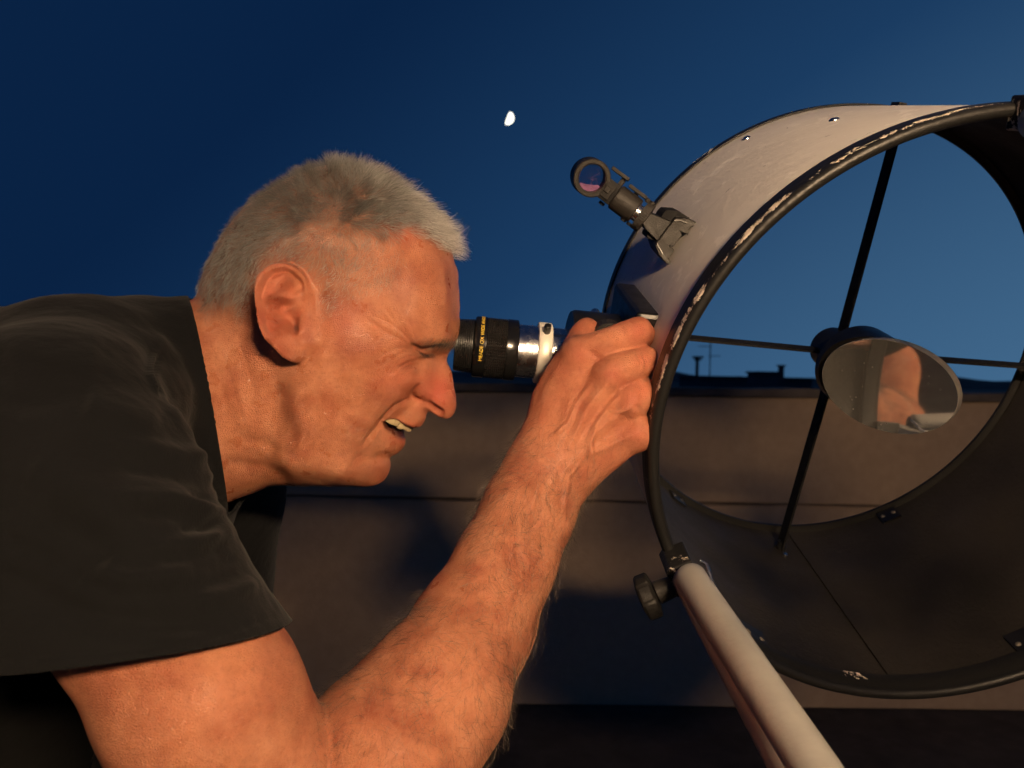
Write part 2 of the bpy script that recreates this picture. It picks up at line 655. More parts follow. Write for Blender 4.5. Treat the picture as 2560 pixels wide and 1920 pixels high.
# far rim: a narrow band with an inner flange
ring_mesh('far_rim', [(TL - 0.0035, TR + 0.0003), (TL - 0.010, TR + 0.0005), (TL - 0.0100, TR + 0.002), (TL + 0.0015, TR + 0.0022), (TL + 0.002, TR - 0.0095), (TL - 0.001, TR - 0.0095), (TL - 0.0015, TR - 0.0034)], M_RIM, scope, 260,
          [0.2, 0.2, 0.5, 0.8, 0.1, 0.0, 0.0])

# lengthwise seam strip inside, from the spider foot to the near rim
sa = ang_of(hit_plane(2235, 1690, 0.012))


def strip(name, ang, half, t0, t1, r0, r1, mat, parent, nseg=3):
    V, Fc = [], []
    for t in (t0, t1):
        for r in (r0, r1):
            for i in range(nseg + 1):
                V.append(tp(ang - half + 2 * half * i / nseg, t, r))
    k = nseg + 1
    for i in range(nseg):
        Fc += [(i, i + 1, k + i + 1, k + i), (2 * k + i + 1, 2 * k + i, 3 * k + i, 3 * k + i + 1),
               (i + 1, i, 2 * k + i, 2 * k + i + 1), (k + i, k + i + 1, 3 * k + i + 1, 3 * k + i)]
    Fc += [(0, k, 3 * k, 2 * k), (nseg, 2 * k + nseg, 3 * k + nseg, k + nseg)]
    o = link(name, mesh_from(name, W(V), Fc), mat, parent, smooth=False)
    bm = bmesh.new()
    bm.from_mesh(o.data)
    bmesh.ops.recalc_face_normals(bm, faces=bm.faces[:])
    bm.to_mesh(o.data)
    bm.free()
    return o


strip('seam_strip', sa, 0.010, 0.0146, TL - 0.005, TR - 0.0052, TR - 0.0034, M_TUBE_IN, scope)
# flange tabs with rivets inside the two rims
for (px, py, t, hw, tw) in ((1890, 1585, 0.022, 0.055, 0.026), (2560, 1590, 0.022, 0.05, 0.026), (2215, 1272, TL - 0.012, 0.045, 0.020), (1700, 1240, TL - 0.012, 0.04, 0.018)):
    a = ang_of(hit_plane(px, py, t))
    tb = strip('flange_tab', a, hw, t - tw / 2, t + tw / 2, TR - 0.0058, TR - 0.0034, M_BLACK, scope, 6)
    for da in (-hw * 0.6, hw * 0.6):
        q = tp(a + da, t, TR - 0.0058)
        rad = (q - (TC + TN * t))
        rad /= np.linalg.norm(rad)
        lathe('rivet', q + rad * 0.0004, -rad, [(0, 0.0026), (0.0008, 0.0024), (0.0014, 0.0014), (0.0015, 0.0)], M_DULL, tb, 12)
# rivets outside near the far rim
for (px, py) in ((1866, 346), (2085, 300), (1541, 760)):
    q = hit_tube(px, py)
    t = (q - TC) @ TN
    rad = q - (TC + TN * t)
    rad /= np.linalg.norm(rad)
    lathe('rivet', q - rad * 0.0004, rad, [(0, 0.0042), (0.0010, 0.0040), (0.0020, 0.0026), (0.0024, 0.0)], M_STEEL, scope, 16)
# small black lug on the far rim, and the bracket at the top of the near rim
q = hit_plane(2240, 268, TL)
a = ang_of(q)
lug = strip('rim_lug', a, 0.016, TL - 0.011, TL + 0.004, TR + 0.0022, TR + 0.0062, M_CLAMP, scope)

# spider
TS = 0.215
ctr = TC + TN * TS
ends = [hit_plane(2222, 400, TS), hit_plane(1957, 1345, TS), hit_plane(1740, 846, TS), hit_plane(2552, 914, TS)]
for k, e in enumerate(ends):
    d = e - ctr
    d -= TN * (d @ TN)
    d /= np.linalg.norm(d)
    sd_ = np.cross(TN, d) * 0.0011
    A = ctr + d * 0.0212
    B = ctr + d * (TR - 0.0034)
    w0, w1 = 0.0082, 0.0075
    v = [A - TN * w0 - sd_, A + TN * w0 - sd_, B + TN * w1 - sd_, B - TN * w1 - sd_]
    vane = prism('spider_vane', v, sd_ * 2, M_MATT, scope)
    ft = B - d * 0.009
    foot = lathe('vane_bolt', ft, d, [(0, 0.0032), (0.0005, 0.0042), (0.0052, 0.0042), (0.0054, 0.0058), (0.0088, 0.0058)], M_BLACK, vane, 14)
    lathe('screw_head', B - d * 0.0002 - TN * 0.014, -d, [(0, 0.0030), (0.0016, 0.0028), (0.0022, 0.0)], M_STEEL, vane, 12)

# diagonal mirror and its slanted holder
HR = 0.0385
V, Fc = [], []
nh_ = 72
for i in range(nh_):
    a = 2 * math.pi * i / nh_
    rd = TE * math.cos(a) + TG * math.sin(a)
    tb_ = 0.115 + HR * math.cos(a) + 0.0135
    V += [TC + TN * tb_ + rd * HR, TC + TN * 0.174 + rd * HR, TC + TN * 0.178 + rd * (HR - 0.006)]
for i in range(nh_):
    j = (i + 1) % nh_
    Fc += [(i * 3, j * 3, j * 3 + 1, i * 3 + 1), (i * 3 + 1, j * 3 + 1, j * 3 + 2, i * 3 + 2)]
Fc += [tuple(i * 3 for i in range(nh_))[::-1], tuple(i * 3 + 2 for i in range(nh_))]
hold = link('mirror_holder', mesh_from('mirror_holder', W(V), Fc), M_BLACK, scope)
sharp(hold, 40)
lathe('holder_stalk', TC + TN * 0.1782, TN, [(0, 0.026), (0.004, 0.021), (0.052, 0.021), (0.055, 0.017), (0.055, 0.0)], M_BLACK, hold, 40)

m, n, l, b = new_mat('mirror_coating')
co = objco(n)
b.inputs['Base Color'].default_value = (0.80, 0.80, 0.78, 1)
b.inputs['Metallic'].default_value = 1.0
b.inputs['Roughness'].default_value = 0.035
vo = n.new('ShaderNodeTexVoronoi')
vo.inputs['Scale'].default_value = 260
l.new(co, vo.inputs['Vector'])
speck = ramp(n, l, vo.outputs['Distance'], [(0.10, (1, 1, 1)), (0.16, (0, 0, 0))])
dusty = math_n(n, l, 'MULTIPLY', speck, ramp(n, l, noise(n, l, 45, 4, vec=co), [(0.5, (0, 0, 0)), (0.62, (1, 1, 1))]))
df = n.new('ShaderNodeBsdfDiffuse')
df.inputs['Color'].default_value = (0.5, 0.48, 0.44, 1)
mx = n.new('ShaderNodeMixShader')
l.new(math_n(n, l, 'ADD', math_n(n, l, 'MULTIPLY', dusty, 0.6), 0.17), mx.inputs['Fac'])
l.new(b.outputs[0], mx.inputs[1])
l.new(df.outputs[0], mx.inputs[2])
l.new(mx.outputs[0], n['Material Output'].inputs['Surface'])
M_MIRROR = m
MN = (TE - TN) / math.sqrt(2)               # the mirror faces the eyepiece and the primary
MA = (TE + TN) / math.sqrt(2)               # its long axis
MR = 0.0402
V, Fc = [], []
rows = [(0.0, 1.0, 0.991), (-0.001, 1.0, 1.0), (-0.0125, 1.0, 1.0)]
nm_ = 96
for (off, q_, sc_) in rows:
    for i in range(nm_):
        a = 2 * math.pi * i / nm_
        V.append(TM + MN * off + (MA * math.cos(a) * MR * 1.41421 + TG * math.sin(a) * MR) * sc_)
for k in range(2):
    for i in range(nm_):
        j = (i + 1) % nm_
        Fc.append((k * nm_ + i, k * nm_ + j, (k + 1) * nm_ + j, (k + 1) * nm_ + i))
Fc.append(tuple(range(nm_)))
Fc.append(tuple(2 * nm_ + i for i in range(nm_))[::-1])
mir = link('diagonal_mirror', mesh_from('diagonal_mirror', W(V), Fc), M_MIRROR, scope)
sharp(mir, 20)
M_GLASSEDGE = simple('ground_glass_edge', (0.40, 0.37, 0.33), 0.5, var=0.1, scale=200)
mir.data.materials.append(M_GLASSEDGE)
for pl in mir.data.polygons:
    if len(pl.vertices) == 4:
        pl.material_index = 1

# focuser on the eyepiece side
FOC = TM
q0 = FOC + TE * (TR - 0.001)
foc = lathe('focuser_body', FOC, TE, [(TR - 0.004, 0.046), (TR + 0.010, 0.046), (TR + 0.012, 0.039), (0.2785, 0.039), (0.2815, 0.0375), (0.2815, 0.0235)], M_BLACK, scope, 72)
# saddle plate between tube and body
pl_ = []
for (u_, v_) in ((-0.054, -0.056), (0.054, -0.056), (0.054, 0.056), (-0.054, 0.056)):
    pl_.append(FOC + TE * (TR * 0.955) + TN * u_ + TG * v_)
prism('focuser_plate', pl_, TE * 0.021, M_BLACK, scope, 0.004)
# focus knob shaft, towards the photographer, one knob each side
ks = FOC + TE * 0.258 - TG * -0.032
for sg in (-1,):
    lathe('focus_knob', ks + TN * sg * 0.030, TN * sg, [(0, 0.006), (0.006, 0.006), (0.0065, 0.0115), (0.008, 0.0125), (0.0205, 0.0125), (0.022, 0.0115), (0.022, 0.0)], M_GREYP, foc, 48,
          rmod=lambda k, i, s, a: (0.0005 if (i % 2 and k in (3, 4)) else 0.0))
lathe('knob_shaft', ks - TN * 0.030, TN, [(0, 0.004), (0.06, 0.004)], M_STEEL, foc, 16)
lathe('draw_tube', FOC, TE, [(0.2, 0.0222), (0.3240, 0.0222), (0.3242, 0.0195)], M_STEEL, foc, 80)
# knurled clamp ring and its screw
nk = 150
ringo = lathe('clamp_ring', FOC, TE, [(0.2965, 0.0224), (0.2965, 0.0248), (0.2972, 0.0254), (0.3072, 0.0254), (0.3080, 0.0248), (0.3080, 0.0224)], M_KNURL, foc, nk * 2,
              rmod=lambda k, i, s, a: (0.00045 if (i % 2 and k in (2, 3)) else 0.0), ang=60)
toC = -FOC - TE * 0.3
toC -= TE * (toC @ TE)
toC /= np.linalg.norm(toC)
up_ = np.cross(TE, toC)
if up_[2] < 0:
    up_ = -up_
sdv = toC * math.cos(0.75) + up_ * math.sin(0.75)
lathe('thumb_screw', FOC + TE * 0.3022 + sdv * 0.0246, sdv, [(0, 0.0022), (0.001, 0.0026), (0.0085, 0.0026), (0.0092, 0.0020), (0.0092, 0.0)], M_BLACK, ringo, 20,
      rmod=lambda k, i, s, a: (0.0004 if (i % 2 and k in (1, 2)) else 0.0))

# eyepiece: barrel with a studded grip, gold lettering and a ribbed eyecup
eye = empty('eyepiece', W(FOC + TE * 0.324))
tag(eye, 'black wide angle eyepiece with gold lettering and ribbed grip, pushed into the silver draw tube', 'eyepiece')
lathe('barrel', FOC, TE, [(0.3244, 0.0205), (0.3246, 0.0252), (0.3254, 0.0257), (0.3335, 0.0257), (0.3337, 0.0244), (0.3507, 0.0244), (0.3509, 0.0256), (0.3590, 0.0256), (0.3605, 0.0247), (0.3610, 0.0215)], M_GLOSS, eye, 96)
ng, rg = 64, 10
prof = [(0.3338, 0.0245)]
for k in range(rg):
    s0 = 0.3341 + k * (0.0164 / rg)
    prof += [(s0, 0.0246), (s0 + 0.0164 / rg * 0.45, 0.0258)]
prof += [(0.3506, 0.0246)]
lathe('grip', FOC, TE, prof, M_RUBBER, eye, ng * 2, rmod=lambda k, i, s, a: (-0.0011 if (i % 2 and k % 2 == 0 and 0 < k < 2 * rg + 1) else 0.0), ang=25)
prof = [(0.3611, 0.0225)]
for k in range(8):
    s0 = 0.3612 + k * 0.0017
    prof += [(s0, 0.0222 - k * 0.00012), (s0 + 0.0005, 0.0229 - k * 0.00012), (s0 + 0.0012, 0.0229 - k * 0.00012), (s0 + 0.0014, 0.0222 - k * 0.00012)]
prof += [(0.3755, 0.0215), (0.3762, 0.0205), (0.3755, 0.0195), (0.3640, 0.0150), (0.3640, 0.0)]
lathe('eyecup', FOC, TE, prof, M_RUBBER, eye, 80, ang=25)
M_LENS, n, l, b = new_mat('coated_lens')
b.inputs['Base Color'].default_value = (0.02, 0.03, 0.05, 1)
b.inputs['Roughness'].default_value = 0.03
b.inputs['Specular IOR Level'].default_value = 0.8
lathe('eye_lens', FOC, TE, [(0.3642, 0.0148), (0.3655, 0.011), (0.366, 0.005), (0.3662, 0.0)], M_LENS, eye, 40)


def text_wrap(name, body, size, s_mid, rad, ang0, mat, parent):
    """lettering bent round the eyepiece barrel; reads upwards on the photographer's side"""
    cu = bpy.data.curves.new(name, 'FONT')
    cu.body = body
    cu.size = size
    cu.extrude = 0.00006
    cu.resolution_u = 3
    ob = bpy.data.objects.new(name, cu)
    COL.objects.link(ob)
    dg = bpy.context.evaluated_depsgraph_get()
    me0 = ob.evaluated_get(dg).to_mesh()
    vs = np.array([v.co[:] for v in me0.vertices])
    fs = [tuple(p.vertices) for p in me0.polygons]
    bpy.data.objects.remove(ob)
    out = []
    for x, y, z in vs:
        a = ang0 + x / rad
        rdv = toC * math.cos(a) + up_ * math.sin(a)
        out.append(FOC + TE * (s_mid + y) + rdv * (rad + z))
    return link(name, mesh_from(name, W(out), fs), mat, parent, smooth=False)


text_wrap('lettering', 'MEADE QX WIDE ANGLE 26mm', 0.0041, 0.3531, 0.02572, -0.46, M_GOLD, eye)

# ---------------- truss clamps and poles
def clamp(px, py, with_knob, far_pt=None):
    """block on the near rim with a knob; poles run from it down to the mirror box"""
    q = hit_plane(px, py, -0.006) if far_pt is None else far_pt
    a = ang_of(q)
    t0 = -0.006
    radial = TE * math.cos(a) + TG * math.sin(a)
    tang = np.cross(TN, radial)
    c = tp(a, t0, TR - 0.004)
    poly = [c + radial * x + tang * y for (x, y) in ((-0.011, -0.013), (0.010, -0.013), (0.010, 0.010), (0.006, 0.013), (-0.011, 0.013))]
    poly = [p + TN * 0.006 for p in poly]
    o = prism('truss_clamp', poly, -TN * 0.028, M_CLAMP, scope, 0.0015)
    me = o.data
    at = me.attributes.new('wear', 'FLOAT', 'POINT')
    at.data.foreach_set('value', [0.55] * len(me.vertices))
    kd = radial * 0.72 - np.array([0, 0, 0.0]) + tang * 0.0
    kd = radial
    kb = c + radial * 0.009 - TN * 0.024
    sh = lathe('knob_shaft', kb, kd, [(0, 0.0075), (0.010, 0.0085), (0.0125, 0.0085), (0.0130, 0.006), (0.018, 0.006)], M_GREYP, o, 24)
    lathe('clamp_knob', kb + kd * 0.0135, kd, [(0, 0.010), (0.001, 0.0155), (0.0022, 0.0168), (0.0095, 0.0168), (0.0112, 0.0155), (0.0125, 0.010), (0.0125, 0.0)], M_BLACKP, o, 64,
          rmod=lambda k, i, s, an: (-0.0012 if (i % 8 == 0 and k in (2, 3)) else 0.0))
    return o, c, radial, tang


BOXC = TC - TN * 1.45
c1, cp1, cr1, ct1 = clamp(1692, 1408, True)
a1 = ang_of(cp1)
poles = []
for k in range(3):
    a = (a1, ang_of(hit_plane(2590, 262, -0.006)), a1 - 4 * math.pi / 3)[k]
    if k == 0:
        cpt, rad_, tan_ = cp1, cr1, ct1
    else:
        _, cpt, rad_, tan_ = clamp(0, 0, True, tp(a, -0.006, TR))
    for sg in (-1, 1):
        bot_a = a + sg * math.pi / 3 * 0.9
        B = BOXC + (TE * math.cos(bot_a) + TG * math.sin(bot_a)) * 0.215
        A = cpt - TN * 0.016 - rad_ * 0.004 + tan_ * sg * 0.010
        if k == 0:
            pa, pb = (U(1722, 1440, 0.535), U(2032, 1915, 0.345)) if sg < 0 else (U(1715, 1440, 0.556), U(1975, 1915, 0.40))
            A = pa
            B = pa + (pb - pa) / np.linalg.norm(pb - pa) * 1.45
        d = (B - A) / np.linalg.norm(B - A)
        pole = lathe('truss_pole', A, d, [(0, 0.009), (0.004, 0.0115), (0.010, 0.0113), (1.42, 0.0113), (1.43, 0.010)], M_POLE, scope, 40)
        if k == 0 and sg < 0:
            # bare metal spring hook beside the pole's end
            hk = [A + TG * 0 + U(1722, 1440, 0.535) * 0 + q_ for q_ in (np.array([0.009, 0.004, 0.010]), np.array([0.013, 0.003, 0.008]), np.array([0.0145, 0.0, 0.002]), np.array([0.0155, -0.004, -0.004]), np.array([0.018, -0.010, -0.009]))]
            sweep('spring_hook', hk, [0.0010, 0.0014, 0.0018, 0.0018, 0.001], M_STEEL, pole, 8)
# mirror box low down behind the photographer, with the primary mirror
M_BOX = simple('birch_ply', (0.30, 0.20, 0.11), 0.55, var=0.2, scale=20)
ring_mesh('mirror_box', [(-1.43, 0.255), (-1.43, 0.232), (-1.72, 0.232), (-1.74, 0.225), (-1.74, 0.0), (-1.755, 0.0), (-1.755, 0.255)], M_BOX, scope, 64)
lathe('primary_mirror', TC - TN * 1.70, TN, [(0, 0.20), (0.03, 0.20), (0.031, 0.19), (0.026, 0.0)], M_STEEL, scope, 64)
for sg in (-1, 1):
    pv = W(BOXC - TN * 0.12)
    box('rocker_side', (pv[0] + sg * 0.275 - 0.012, pv[1] - 0.26, 0.004), (pv[0] + sg * 0.275 + 0.012, pv[1] + 0.26, pv[2] + 0.05), M_BOX, scope, 0.003)
box('rocker_base', (pv[0] - 0.262, pv[1] - 0.26, 0.004), (pv[0] + 0.262, pv[1] + 0.26, 0.03), M_BOX, scope, 0.003)

# ================================================================== RED DOT FINDER
q = hit_tube(1690, 600)
FD = q[1] - 0.018                            # distance of the bracket's front face
finder = empty('dot_finder', W(hit_tube(1670, 600)))
tag(finder, 'small black red dot finder sight clipped on a bracket to the white tube', 'finder')


def c4(x, y, d):
    return U(1380 + x / 5.027, 360 + y / 5.027, d)


polyb = [(1512, 985), (1560, 928), (1720, 936), (1800, 975), (1850, 1008), (1842, 1045), (1810, 1052), (1755, 1040), (1695, 1135), (1622, 1102), (1642, 1142), (1612, 1182), (1512, 1300), (1488, 1278), (1482, 1292), (1540, 1330), (1472, 1440), (1496, 1488), (1486, 1510), (1460, 1514), (1425, 1492), (1342, 1390), (1300, 1280), (1322, 1230)]
prism('bracket', [c4(x, y, FD) for x, y in polyb], TN * 0.032, M_GREYP, finder, 0.0008)
for (xa, ya, xb, yb, xc, yc) in ((1535, 962, 1600, 958, 1690, 990), (1322, 1262, 1370, 1340, 1395, 1385)):
    sweep('bracket_groove', [c4(xa, ya, FD - 0.0003), c4(xb, yb, FD - 0.0003), c4(xc, yc, FD - 0.0003)], 0.0007, M_BLACK, finder, 6)
# upper shoe behind the bracket face, dark stem
prism('shoe', [c4(x, y, FD + 0.006) for x, y in ((1400, 870), (1440, 832), (1590, 840), (1740, 935), (1560, 926), (1512, 985), (1322, 1230), (1190, 1180), (1200, 1130), (1290, 1060))], TN * 0.022, M_MATT, finder, 0.0006)
prism('stem', [c4(x, y, FD + 0.002) for x, y in ((1236, 868), (1400, 930), (1508, 976), (1326, 1222), (1180, 1080), (1135, 1000))], TN * 0.018, M_BLACKP, finder, 0.0008)
A = c4(1150, 925, FD + 0.010)
B = c4(640, 540, FD + 0.012)
dv = (B - A) / np.linalg.norm(B - A)
Lb = np.linalg.norm(B - A)
lathe('adjuster_wheel', A - dv * 0.0030, dv, [(0, 0.0085), (0.0004, 0.0118), (0.0068, 0.0118), (0.0072, 0.0085)], M_GREYP, finder, 90, rmod=lambda k, i, s, a: (0.0005 if (i % 2 and k in (1, 2)) else 0.0), ang=60)
lathe('adjuster_shaft', A + dv * 0.0042, dv, [(0, 0.0072), (0.006, 0.0072)], M_STEEL, finder, 24)
lathe('body', A + dv * 0.0078, dv, [(0, 0.0088), (0.0005, 0.0102), (0.0015, 0.0106), (0.0195, 0.0106), (0.0205, 0.0098), (0.0205, 0.0)], M_GREYP, finder, 48)
pv2 = np.cross(dv, TN)
pv2 /= np.linalg.norm(pv2)
if pv2[2] < 0:
    pv2 = -pv2
cdir = np.cross(pv2, dv)
if cdir[1] > 0:
    cdir = -cdir                              # towards the photographer
def fbox(name, s0, s1, u0, u1, w0, w1, mat, bev=0.0005):
    """box in finder axes: along the body, across it upwards, towards the photographer"""
    P = [A + dv * s + pv2 * u + cdir * w0 for s, u in ((s0, u0), (s1, u0), (s1, u1), (s0, u1))]
    return prism(name, P, cdir * (w1 - w0), mat, finder, bev)
fbox('battery_case', 0.0285, Lb - 0.001, -0.0088, 0.0088, -0.006, 0.0075, M_BLACK)
fbox('switch_plate', 0.031, 0.039, -0.0065, 0.006, 0.0076, 0.0088, M_BLACKP)
fbox('switch_button', 0.0335, 0.0385, -0.002, 0.003, 0.0089, 0.0102, M_GREYP)
fbox('clip_bar', 0.0075, 0.0245, 0.0118, 0.0148, -0.004, 0.005, M_GREYP)
fbox('clip_bar', 0.0275, 0.0440, 0.0148, 0.0178, -0.004, 0.005, M_GREYP)
fbox('clip_post', 0.029, 0.033, 0.0089, 0.0147, -0.002, 0.002, M_GREYP)
fbox('clip_post', 0.014, 0.018, 0.0100, 0.0117, -0.002, 0.002, M_GREYP)
for s in (0.0010, 0.0055):
    lathe('adjuster_screw', A + dv * s + pv2 * 0.0105, pv2, [(0, 0.0016), (0.002, 0.0026), (0.0035, 0.0024), (0.004, 0.0)], M_GREYP, finder, 16)
for s in (0.006, 0.012, 0.034):
    lathe('set_screw', A + dv * s - pv2 * 0.0095, -pv2, [(0, 0.0026), (0.0022, 0.0026), (0.0026, 0.0018), (0.0026, 0.0)], M_BLACK, finder, 16)
# lens ring: its axis runs along the telescope
LCn = c4(505, 432, FD + 0.002)
rg_ = [(0.0, 0.0107), (-0.0008, 0.0118), (-0.0008, 0.0142), (0.0, 0.0149), (0.024, 0.0152), (0.025, 0.0146), (0.025, 0.0122), (0.012, 0.0112)]
ringf = lathe('lens_ring', LCn, TN, rg_, M_GREYP, finder, 64, closed=True)
m, n, l, b = new_mat('red_reflex_glass')
n.remove(b)
gb = n.new('ShaderNodeBsdfGlossy')
gb.inputs['Roughness'].default_value = 0.05
gb.inputs['Color'].default_value = (1.0, 0.35, 0.38, 1)
tb2 = n.new('ShaderNodeBsdfTransparent')
tb2.inputs['Color'].default_value = (0.62, 0.86, 0.93, 1)
mx = n.new('ShaderNodeMixShader')
mx.inputs['Fac'].default_value = 0.22
l.new(tb2.outputs[0], mx.inputs[1])
l.new(gb.outputs[0], mx.inputs[2])
l.new(mx.outputs[0], n['Material Output'].inputs['Surface'])
lathe('reflex_lens', LCn + TN * 0.006, TN, [(0.0, 0.0), (0.0004, 0.006), (0.0014, 0.01145)], m, finder, 48)

# glowing patch standing in for the pink reflection low in the lens
m, n, l, b = new_mat('red_reflection_glow')
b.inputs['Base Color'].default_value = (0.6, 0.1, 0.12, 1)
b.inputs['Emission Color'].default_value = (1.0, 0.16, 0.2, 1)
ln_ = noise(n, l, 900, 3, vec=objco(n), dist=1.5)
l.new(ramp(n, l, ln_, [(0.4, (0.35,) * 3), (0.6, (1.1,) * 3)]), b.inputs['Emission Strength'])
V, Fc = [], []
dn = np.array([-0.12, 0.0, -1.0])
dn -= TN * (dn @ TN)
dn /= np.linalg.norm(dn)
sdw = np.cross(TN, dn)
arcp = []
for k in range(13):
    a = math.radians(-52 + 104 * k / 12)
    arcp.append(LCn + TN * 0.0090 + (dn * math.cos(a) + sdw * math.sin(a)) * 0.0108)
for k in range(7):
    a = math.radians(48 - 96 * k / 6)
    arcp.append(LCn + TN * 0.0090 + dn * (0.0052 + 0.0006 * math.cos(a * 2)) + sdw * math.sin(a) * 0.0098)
prism('lens_reflection_glow', arcp, TN * 0.002, m, finder)

# ================================================================== PERSON
YM = 0.605                                  # distance of the head's mid-plane


def Winv(p):
    return (np.asarray(p, float) - CAM) @ RM


def axis(*spans):
    """grid coordinates from (start, end, step) spans, padded to whole blocks of 8"""
    a = []
    for (s, e, st) in spans:
        a += list(np.linspace(s, e, max(2, int(round((e - s) / st)) + 1))[:-1])
    st = spans[-1][2]
    a.append(spans[-1][1])
    while (len(a) - 1) % 8:
        a.append(a[-1] + st)
    return np.array(a)


def mesh_field(f, xs, ys, zs, newton=True):
    """surface nets on a rectilinear grid, evaluated only in blocks near the surface"""
    B = 8
    bc, bh = [], []
    for a in (xs, ys, zs):
        e = a[::B]
        bc.append((e[1:] + e[:-1]) / 2)
        bh.append((e[1:] - e[:-1]) / 2)
    nb = [len(c) for c in bc]
    G = np.stack(np.meshgrid(*bc, indexing='ij'), -1).reshape(-1, 3)
    HD = np.sqrt(sum(h ** 2 for h in np.meshgrid(*bh, indexing='ij'))).ravel()
    d = f(G)
    act = np.abs(d) < HD * 1.5 + 0.003
    sgn = np.where(d < 0, -1.0, 1.0).astype(np.float32).reshape(nb)
    nx, ny, nz = len(xs), len(ys), len(zs)
    D = np.ones((nx, ny, nz), np.float32)
    D[:-1, :-1, :-1] = sgn.repeat(B, 0).repeat(B, 1).repeat(B, 2)
    ids = np.nonzero(act)[0]
    bi = np.stack(np.unravel_index(ids, nb), 1)
    bi = bi[np.lexsort((bi[:, 2] // 6, bi[:, 1] // 6, bi[:, 0] // 6))] * B
    off = np.stack(np.meshgrid(*[np.arange(B)] * 3, indexing='ij'), -1).reshape(-1, 3)
    for s in range(0, len(bi), 200):
        I = (bi[s:s + 200, None, :] + off[None]).reshape(-1, 3)
        P = np.stack([xs[I[:, 0]], ys[I[:, 1]], zs[I[:, 2]]], 1)
        D[I[:, 0], I[:, 1], I[:, 2]] = f(P)
    S = (D < 0)
    c = np.zeros((nx - 1, ny - 1, nz - 1), np.uint8)
    for i in (0, 1):
        for j in (0, 1):
            for k in (0, 1):
                c += S[i:nx - 1 + i, j:ny - 1 + j, k:nz - 1 + k]
    cells = np.stack(np.nonzero((c > 0) & (c < 8)), 1)
    del c
    lin = (cells[:, 0] * (ny - 1) + cells[:, 1]) * (nz - 1) + cells[:, 2]
    acc = np.zeros((len(cells), 3))
    cnt = np.zeros(len(cells))
    for ax in range(3):
        for u in (0, 1):
            for v in (0, 1):
                o0 = [u, v]
                o0.insert(ax, 0)
                A = cells + np.array(o0)
                Bp = A.copy()
                Bp[:, ax] += 1
                da, db = D[A[:, 0], A[:, 1], A[:, 2]], D[Bp[:, 0], Bp[:, 1], Bp[:, 2]]
                cr = (da < 0) != (db < 0)
                t = np.where(cr, da / np.where(cr, da - db, 1), 0)
                Pa = np.stack([xs[A[:, 0]], ys[A[:, 1]], zs[A[:, 2]]], 1)
                Pb = np.stack([xs[Bp[:, 0]], ys[Bp[:, 1]], zs[Bp[:, 2]]], 1)
                acc += (Pa + (Pb - Pa) * t[:, None]) * cr[:, None]
                cnt += cr
    V = acc / cnt[:, None]
    quads = []
    for ax in range(3):
        sl0 = [slice(None)] * 3
        sl1 = [slice(None)] * 3
        sl0[ax], sl1[ax] = slice(0, -1), slice(1, None)
        X = S[tuple(sl0)] != S[tuple(sl1)]
        E = np.stack(np.nonzero(X), 1)
        o1, o2 = [k for k in range(3) if k != ax]
        dims = (nx, ny, nz)
        ok = (E[:, o1] > 0) & (E[:, o2] > 0) & (E[:, o1] < dims[o1] - 1) & (E[:, o2] < dims[o2] - 1)
        E = E[ok]
        neg = S[E[:, 0], E[:, 1], E[:, 2]]
        q = []
        for (du, dv_) in ((1, 1), (0, 1), (0, 0), (1, 0)):
            Cc = E.copy()
            Cc[:, o1] -= du
            Cc[:, o2] -= dv_
            q.append(np.searchsorted(lin, (Cc[:, 0] * (ny - 1) + Cc[:, 1]) * (nz - 1) + Cc[:, 2]))
        q = np.stack(q, 1)
        flip = neg if ax != 1 else ~neg
        q[~flip] = q[~flip][:, ::-1]
        quads.append(q)
    Q = np.concatenate(quads)
    if newton:
        h = 0.0006
        for a0 in range(0, len(V), 300000):
            P = V[a0:a0 + 300000]
            g = np.stack([(f(P + e) - f(P - e)) / (2 * h) for e in np.eye(3) * h], 1)
            gl = np.maximum((g ** 2).sum(1), 0.05)
            st = np.clip(f(P) / gl, -0.0006, 0.0006)
            V[a0:a0 + 300000] = P - g * st[:, None]
    return V, Q


def fast_mesh(name, V, Q):
    me = bpy.data.meshes.new(name)
    k = Q.shape[1]
    me.vertices.add(len(V))
    me.vertices.foreach_set('co', np.ascontiguousarray(V, dtype=np.float32).ravel())
    me.loops.add(len(Q) * k)
    me.loops.foreach_set('vertex_index', np.ascontiguousarray(Q, dtype=np.int32).ravel())
    me.polygons.add(len(Q))
    me.polygons.foreach_set('loop_start', np.arange(0, len(Q) * k, k, dtype=np.int32))
    me.update(calc_edges=True)
    me.validate()
    return me


def smin(a, b, k):
    h = np.clip(0.5 + 0.5 * (b - a) / k, 0, 1)
    return b + (a - b) * h - k * h * (1 - h)


def smax(a, b, k):
    return -smin(-a, -b, k)


